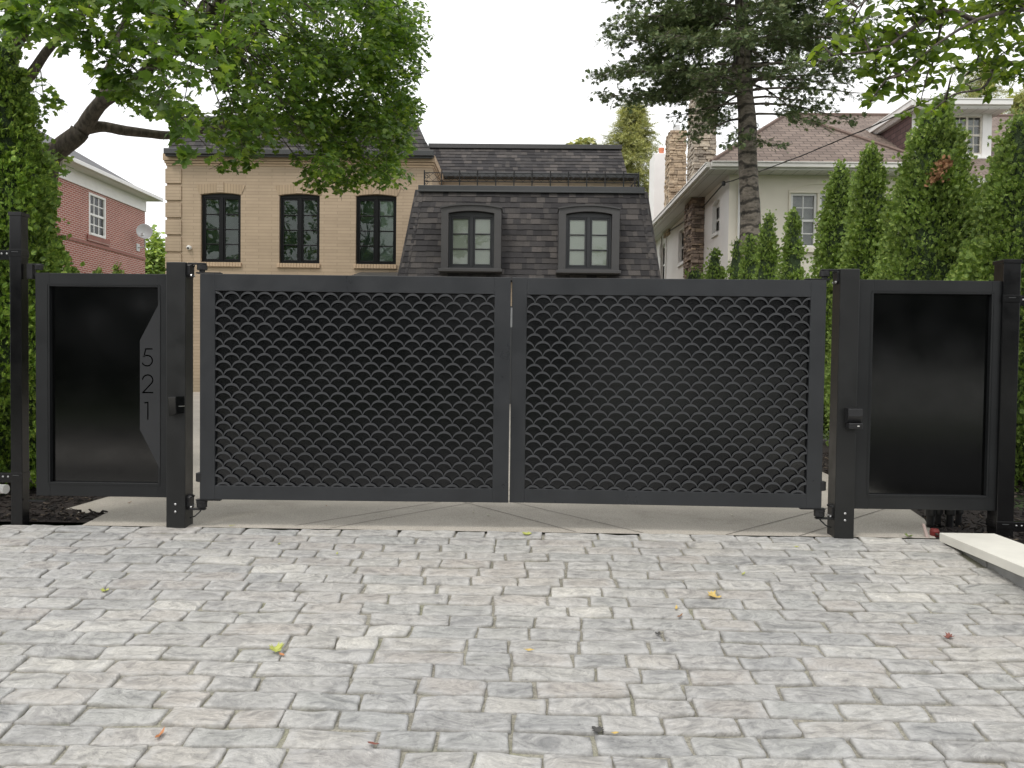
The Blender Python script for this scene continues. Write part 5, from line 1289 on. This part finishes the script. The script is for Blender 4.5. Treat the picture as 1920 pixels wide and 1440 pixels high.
# the big left-hand boughs and the thin lower ones on the right
for py, az, L, dn, dr in ((176, -1.5, 2.95, 1.35, .24), (150, -1.25, 2.9, 1.3, .25), (118, -1.75, 3.0, 1.3, .22), (88, -1.4, 2.9, 1.3, .22), (50, -1.6, 2.7, 1.3, .2), (14, -1.45, 2.6, 1.2, .2), (140, -2.1, 2.6, 1., .25),
                     (150, 1.5, 2.6, .55, .12), (170, 1.35, 2.3, .5, .30), (196, 1.6, 2.2, .55, .34), (120, 1.7, 2.7, .7, .15), (215, 1.2, 1.5, .8, .5), (80, 1.45, 2.8, .9, .15), (40, 1.6, 2.7, 1., .15), (10, 1.3, 2.6, 1., .15), (262, -.6, .9, .9, .5), (268, .4, .8, .9, .6), (225, -1.7, 1.0, .6, .45)):
    fir_branch(zF(py), az, L, dn*.74, dr, bare=.3 if py > 100 else .18)
tm.build('trunk', BARK_F, fir, smooth=True)
pos, yd, zd = (np.array([tuple(p) for p in q]) for q in (pos, yd, zd))
sc = np.array(sc); v, f = scatter(NEED_V, NEED_F, pos, frame_yz(yd, zd), sc*.85)
rep = np.arange(len(pos)); p2 = pos[rep]+RNG.normal(0, .055, (len(rep), 3)); y2 = yd[rep]/np.linalg.norm(yd[rep], axis=1, keepdims=True)+RNG.normal(0, .55, (len(rep), 3))
v2, f2 = scatter(FRONDS[1][0]*np.array([1.1, 1, 1]), FRONDS[1][1], p2, frame_yz(y2, zd[rep]+RNG.normal(0, .5, (len(rep), 3))), sc[rep]*RNG.uniform(.45, .82, len(rep)))
np_mesh('crown', np.concatenate([v, v2]), np.concatenate([f, f2+len(v)]), L_FIR, fir)

# ---- far conifers
def far_conifer(px, pytop, pybase, wpx, Y, label, seed, mat, n=1500):
    top = at(px, pytop, Y); g = gz(Y)-.1; H = top.z-g; R = wpx/2/F*(Y-CAM.y); rg = np.random.default_rng(seed)
    t = empty('conifer_tree', (top.x, Y, g), label, 'conifer', 'distant conifers behind the houses'); t['_local'] = 1
    MB().tube([(0, 0, 0), (0, 0, H*.6), (0, 0, H*.98)], [.16, .1, .02], 7).build('trunk', BARK_F, t)
    nbr = n//14; hh = rg.uniform(.25, 1, nbr)**.8; a = rg.uniform(0, 6.28, nbr); L = R*(1.02-hh)**.75*rg.uniform(.55, 1.15, nbr)*1.35
    pos, yd = [], []
    for h, az, l in zip(hh, a, L):
        for k in range(14):
            u = (k+1)/14; pos.append((math.cos(az)*l*u+rg.normal(0, .09), math.sin(az)*l*u+rg.normal(0, .09), h*H+l*(.12*u-.30*u*u)+rg.normal(0, .06))); yd.append((math.cos(az)+rg.normal(0, .6), math.sin(az)+rg.normal(0, .6), rg.normal(-.1, .35)))
    pos, yd = np.array(pos), np.array(yd); zh = np.tile([[0, 0, 1.]], (len(pos), 1))+rg.normal(0, .3, (len(pos), 3))
    v, f = scatter(NEED_V*np.array([1.6, 1, 1.4]), NEED_F, pos, frame_yz(yd, zh), rg.uniform(.3, .55, len(pos))); np_mesh('crown', v, f, mat, t)
far_conifer(1186, 200, 420, 290, 33, 'pale green spire-shaped conifer rising between the charcoal roof and the white chimney', 41, L_FARC, 8400)
far_conifer(1840, 120, 300, 420, 36, 'pale feathery conifer standing behind the white dormer', 42, L_FARC, 5200)
far_conifer(1912, 175, 300, 260, 30, 'pale conifer at the right edge of the photo behind the brown roof', 43, L_FARC, 4200)
def far_broadleaf(px, pytop, wpx, Y, label, seed, mat, n, hpx):
    rg = np.random.default_rng(seed); top = at(px, pytop, Y); g = gz(Y)-.1; sc = (Y-CAM.y)/F; R = wpx/2*sc; Hc = hpx*sc
    t = empty('broadleaf_tree', (top.x, Y, g), label, 'tree', 'distant leafy trees behind the houses'); t['_local'] = 1
    H = top.z-g; MB().tube([(0, 0, 0), (.1, 0, H*.5), (0, 0, H*.9)], [.2, .13, .03], 7).build('trunk', BARK_M, t)
    ncl = n//30; c = rg.normal(size=(ncl, 3)); c /= np.linalg.norm(c, axis=1, keepdims=True); c *= rg.uniform(.4, 1, (ncl, 1)); c = c*np.array([R, R, Hc/2])+np.array([0, 0, H-Hc/2])
    p = np.repeat(c, 30, 0)+rg.normal(size=(ncl*30, 3))*R*.14; N = len(p)
    v, f = scatter(OVAL_V*np.array([1.5, 1, 1]), OVAL_F, p, rot_from(np.stack([rg.normal(0, .6, N), rg.normal(-.2, .6, N), np.ones(N)], 1), rg.uniform(0, 6.28, N)), rg.uniform(.18, .32, N)); np_mesh('crown', v, f, mat, t)
far_broadleaf(288, 425, 70, 38, 'pale yellow-green tree in the gap between the red brick house and the tan house', 51, L_FAR, 3000, 150)
far_broadleaf(1092, 262, 60, 34, 'thin leafy treetop just over the flat charcoal roof', 52, L_FARC, 420, 40)

# ---- broadleaf tree hanging in from the right
ex, ey = 6.4, 2.3
elm = empty('elm_tree', (ex, ey, gz(ey)), 'leafy tree whose light green branches hang in at the upper right corner', 'tree')
em = MB(); ap = []
ap += limb(em, [(ex, ey, -.1), (ex-.05, ey, 1.6), (ex-.15, ey-.1, 3.2), (ex-.3, ey-.3, 5.0), (ex-.3, ey-.4, 7.)], [.2, .17, .14, .11, .07], 12, .03, 1)
ap += limb(em, [(ex-.15, ey-.1, 3.3), at(2040, 60, .3), at(1930, 20, -.4), at(1830, 40, -.8), at(1750, 90, -1.0), at(1690, 140, -1.1)], [.03, .022, .014, .009, .006, .003], 8, .02, 2)
ap += limb(em, [at(1930, 20, -.4), at(1850, -30, -.6), at(1750, -40, -.9), at(1640, -10, -1.1), at(1590, 40, -1.2)], [.018, .014, .010, .006, .003], 7, .02, 3)
ap += limb(em, [(ex-.2, ey-.1, 3.6), at(2000, 120, 1.0), at(1930, 130, .6), at(1860, 110, .4), at(1800, 150, .3)], [.03, .022, .015, .010, .004], 7, .02, 4)
ap += limb(em, [at(1830, 40, -.8), at(1768, 20, -.9), at(1700, 60, -1.0), at(1650, 90, -1.1), at(1560, 105, -1.1)], [.016, .013, .010, .007, .003], 6, .02, 5)
ap += limb(em, [at(1860, 110, .4), at(1850, 160, .2), at(1790, 180, 0), at(1740, 215, 0)], [.012, .009, .006, .003], 6, .02, 6)
ap += limb(em, [at(1769, 0, -.9), at(1765, 50, -.9), at(1752, 110, -.9)], [.01, .008, .003], 5, .02, 7)
clumps = [(1580, 20, 4.2, 14), (1565, 10, 4.1, 10), (1600, 40, 4.2, 14), (1530, 98, 4.1, 13), (1570, 88, 4.1, 18), (1610, 78, 4.15, 26), (1655, 62, 4.2, 32), (1690, 90, 4.2, 32), (1640, 110, 4.1, 26), (1680, 140, 4.15, 24), (1640, 130, 4.1, 16), (1720, 60, 4.3, 34), (1730, 110, 4.2, 26), (1760, 90, 4.3, 28), (1700, 20, 4.2, 26), (1760, 30, 4.3, 24), (1640, 180, 4.1, 12), (1655, 160, 4.1, 14), (1632, 188, 4.05, 8), (1700, 165, 4.2, 15), (1745, 150, 4.4, 20), (1790, 130, 4.9, 20), (1860, 60, 5.2, 36), (1895, 90, 5.3, 34), (1905, 30, 5.0, 40), (1850, 120, 5.4, 26), (1830, 20, 4.8, 28), (1880, 140, 5.6, 24), (1910, 140, 5.6, 24), (1800, 165, 5.3, 14), (1770, 190, 5.2, 12), (1745, 210, 5.1, 10), (1850, 180, 5.3, 10), (1700, 215, 5.2, 9), (1868, 10, 4.6, 36), (1740, 0, 4.2, 30), (1690, -20, 4.2, 30), (1820, 70, 4.9, 20), (1725, 195, 4.4, 8)]
rs = random.Random(15)
clumps += [(rs.uniform(1700, 2500), rs.uniform(-500, -20), rs.uniform(4.3, 8), rs.uniform(34, 70)) for _ in range(60)]+[(rs.uniform(1960, 2500), rs.uniform(-20, 260), rs.uniform(5.5, 8), rs.uniform(34, 60)) for _ in range(18)]
AP = np.array([tuple(p) for p in ap]); P, S, Nn = [], [], []
for (px, py, d, rp) in clumps:
    c = at(px, py, CAM.y+d); r = rp*d/F
    k = int(min(110, max(7, 66*(r/.10)**1.6))) if px < 1930 else 80
    q = RNG.normal(size=(k, 3)); q /= np.linalg.norm(q, axis=1, keepdims=True); q *= RNG.uniform(.3, 1.1, (k, 1)); q = q*np.array([r*1.1, r*1.3, r*.75])
    q *= 1.2; P.append(np.array(c)+q); Nn.append(np.stack([RNG.normal(0, .6, k), RNG.normal(-.3, .6, k), np.ones(k)*.7], 1)); S.append(RNG.uniform(.045, .085, k))
    i = np.argmin(np.linalg.norm(AP-np.array(c), axis=1)); a = Vector(AP[i])
    if (a-c).length < 2: em.tube([a, a.lerp(c, .5)+Vector((0, 0, .04)), c], [.007, .005, .002], 5)
    for j in range(min(k, 8)): em.tube([c, Vector(np.array(c)+q[j])], [.0025, .0012], 3, cap=False)
em.build('trunk', BARK_M, elm, smooth=True)
P, S, Nn = np.concatenate(P), np.concatenate(S), np.concatenate(Nn)
v, f = scatter(OVAL_V, OVAL_F, P, rot_from(Nn, RNG.uniform(0, 6.28, len(P))), S); np_mesh('crown', v, f, L_ELM, elm)

mb = MB()
for k in range(14): mb.box(1.0+k*2.2, 3.18+k*2.2, -22.9, -22.4, gz(-9)-.2, 1.05)  # unseen pale wall, added for the bright band the right panel reflects
tag(mb.build('reflection_wall', STUCW, bevel=.02), 'long pale wall added across the street for the band mirrored in the right panel', 'wall')
# ---- across the street: a bank of trees (what the glossy panels and windows mirror)
rg = np.random.default_rng(77); N = 5200
xx = rg.uniform(-45, 45, N); dp = rg.uniform(0, 5, N); hgt = 7.5+3.2*np.array([noise.noise((x*.13, 3.1, 0)) for x in xx])
zz = rg.uniform(0, 1, N)**.8*hgt
P = np.stack([xx, -24-dp, zz-.7], 1); Nn = np.stack([rg.normal(0, .5, N), rg.normal(.8, .4, N), rg.normal(.4, .4, N)], 1)
v, f = scatter(OVAL_V*np.array([1.7, 1, 1]), OVAL_F, P, rot_from(Nn, rg.uniform(0, 6.28, N)), rg.uniform(.6, 1.3, N)); 
tag(np_mesh('street_trees', v, f, L_DARK), 'bank of leafy trees across the street from the gate', 'trees', kind='stuff')

# ================================================================== SMALL THINGS
def conduit(px, pyb, w_, top, label, red=False):
    p = ground_hit(px, pyb); t = empty('conduit_pipe', p, label, 'pipe', 'black pipes behind the right panel')
    MB().tube([(p.x, p.y, p.z-.05), (p.x, p.y, top)], w_, 12).build('pipe_body', PLASB, t)
    MB().lathe((p.x, p.y, p.z+.08), [(w_+.008, 0), (w_+.01, .004), (w_+.01, .05), (w_+.008, .054)], 12).build('collar', PLASB, t); return t
conduit(1744, 988, .026, .36, 'black conduit pipe with a pink stub, leftmost of the cluster under the right panel')
conduit(1757, 985, .024, .36, 'thin black conduit pipe, second from the left in the cluster under the right panel')
conduit(1780, 986, .026, .36, 'black conduit pipe, third from the left in the cluster under the right panel')
conduit(1797, 984, .022, .36, 'black conduit pipe, rightmost of the cluster under the right panel')
p = ground_hit(1752, 1004); rc_ = empty('red_cap', p, 'dark red plastic cap at the foot of the black pipes beside the coping', 'cap')
MB().lathe(p, [(.028, -.01), (.03, .03), (.024, .045)], 14).build('cap_body', plain('red_plastic', (.14, .012, .01), .5, var=.3), rc_)
p = ground_hit(1741, 1008); st_ = empty('survey_stake', p, 'pale pinkish wooden stake leaning at the foot of the black pipes', 'stake')
MB().hexa([p+Vector((-.012, -.008, -.03)), p+Vector((.012, -.008, -.03)), p+Vector((.012, .008, -.03)), p+Vector((-.012, .008, -.03))], [p+Vector((-.026, .03, .085)), p+Vector((-.012, .03, .085)), p+Vector((-.012, .042, .085)), p+Vector((-.026, .042, .085))]).build('stake_body', plain('pink_wood', (.42, .33, .30), .8), st_)

# ---- fallen leaves and seeds on the paving
LEAFC = {k: plain('fallen_leaf_'+k, c, .6, var=.25, vs=40) for k, c in dict(yellow=(.55, .40, .13), lime=(.42, .45, .11), orange=(.48, .21, .09), green=(.16, .22, .05), red=(.20, .07, .05), pale=(.6, .57, .48), dark=(.06, .058, .055), brown=(.26, .14, .07)).items()}
def fallen(px, py, sz, col, curl, seed, label, kind='leaf'):
    p = ground_hit(px, py); rg = random.Random(seed); a = rg.uniform(0, 6.28)
    sz *= .8; tv = (MAPLE_V if kind == 'leaf' else OVAL_V).copy()
    tv[:, 1] -= .5; tv[:, 2] = curl*(tv[:, 0]**2+.6*tv[:, 1]**2)*2.2+.12*np.sin(tv[:, 0]*9+tv[:, 1]*5)*curl
    if kind == 'seed': tv[:, 0] *= .55
    c, s_ = math.cos(a), math.sin(a); sl = -.125+.01*min(9, max(0, -p.y)); sl = -sl if p.y < 0 else .03
    V = [(x*c-y*s_, x*s_+y*c, z) for x, y, z in tv*sz]; V = [(x, y, z+y*sl) for x, y, z in V]
    zmin = min(v[2] for v in V)
    mb = MB(); fs = [tuple(f) for f in (MAPLE_F if kind == 'leaf' else OVAL_F)]; mb.add([(x, y, z-zmin*.6+.007) for x, y, z in V], fs)
    o = mb.build('fallen_'+('leaf' if kind == 'leaf' else 'seed'), LEAFC[col], None, recalc=False); 
    o.location = p; sm = o.modifiers.new('thickness', 'SOLIDIFY'); sm.thickness = .0012
    tag(o, label, kind, 'leaves and seeds fallen on the drive'); return o
FL = [
 (986, 1002, .075, 'lime', .1, 'bright lime-yellow leaf lying at the concrete edge below the meeting of the gate leaves', 'leaf'),
 (519, 1224, .075, 'lime', .6, 'curled lime-green leaf with an orange stem on the left half of the cobbles', 'leaf'),
 (528, 1230, .055, 'orange', .3, 'orange sliver beside the curled lime-green leaf on the left half of the cobbles', 'seed'),
 (300, 1383, .075, 'orange', .7, 'curled orange leaf near the bottom left of the cobbles', 'seed'),
 (1268, 1143, .06, 'yellow', .5, 'thin yellow seed wing pointing up beside a brown one, right of centre', 'seed'),
 (1275, 1158, .06, 'brown', .5, 'brown seed wing just below the yellow one, right of centre', 'seed'),
 (1341, 1122, .085, 'yellow', .4, 'flat golden yellow leaf on the cobbles below the right gate leaf', 'leaf'),
 (992, 1222, .06, 'yellow', .4, 'slim yellow and orange sliver near the centre of the cobbles', 'seed'),
 (1118, 1370, .055, 'dark', .1, 'flat dark grey fleck of debris near the bottom centre of the cobbles', 'leaf'),
 (1153, 1378, .04, 'yellow', .4, 'small ochre fragment beside the dark fleck near the bottom centre', 'seed'),
 (198, 1110, .05, 'lime', .4, 'small lime leaf on the cobbles below the number panel', 'leaf'),
 (435, 987, .05, 'lime', .2, 'little lime leaf at the concrete edge just right of the left gate post', 'seed'),
 (523, 1022, .04, 'lime', .4, 'small lime fragment on the first rows of cobbles left of centre', 'seed'),
 (632, 1040, .045, 'lime', .4, 'small yellow-green leaf on the upper cobbles left of centre', 'seed'),
 (1493, 1027, .045, 'lime', .3, 'small yellow leaf on the cobbles just left of the right gate post', 'seed'),
 (1394, 1078, .06, 'lime', .3, 'slim yellow-green sliver on the upper right cobbles', 'seed'),
 (1705, 1008, .06, 'green', .5, 'green leaf standing at the concrete edge under the right panel', 'leaf'),
 (1777, 1198, .055, 'red', .5, 'dark red leaf scrap on the cobbles at the far right', 'leaf'),
 (700, 1398, .06, 'red', .3, 'reddish brown twig scrap at the bottom left of centre', 'seed'),
 (1235, 1190, .04, 'dark', .1, 'dark speck cluster on a stone right of centre', 'leaf'),
 (888, 962, .045, 'pale', .5, 'pale dry seed on the concrete under the left gate leaf, farther from the edge', 'seed'),
 (915, 968, .05, 'pale', .5, 'pale dry seed on the concrete under the left gate leaf, nearer the edge', 'seed'),
 (1373, 968, .05, 'pale', .4, 'pale dry seed on the concrete under the right gate leaf', 'seed'),
 (612, 950, .04, 'brown', .3, 'brown crumb on the concrete under the left gate leaf', 'seed'),
 (243, 944, .05, 'brown', .4, 'small brown leaf scrap on the concrete under the number panel', 'seed'),
]
for i, q in enumerate(FL): fallen(*q[:5], 100+i, q[5], q[6])
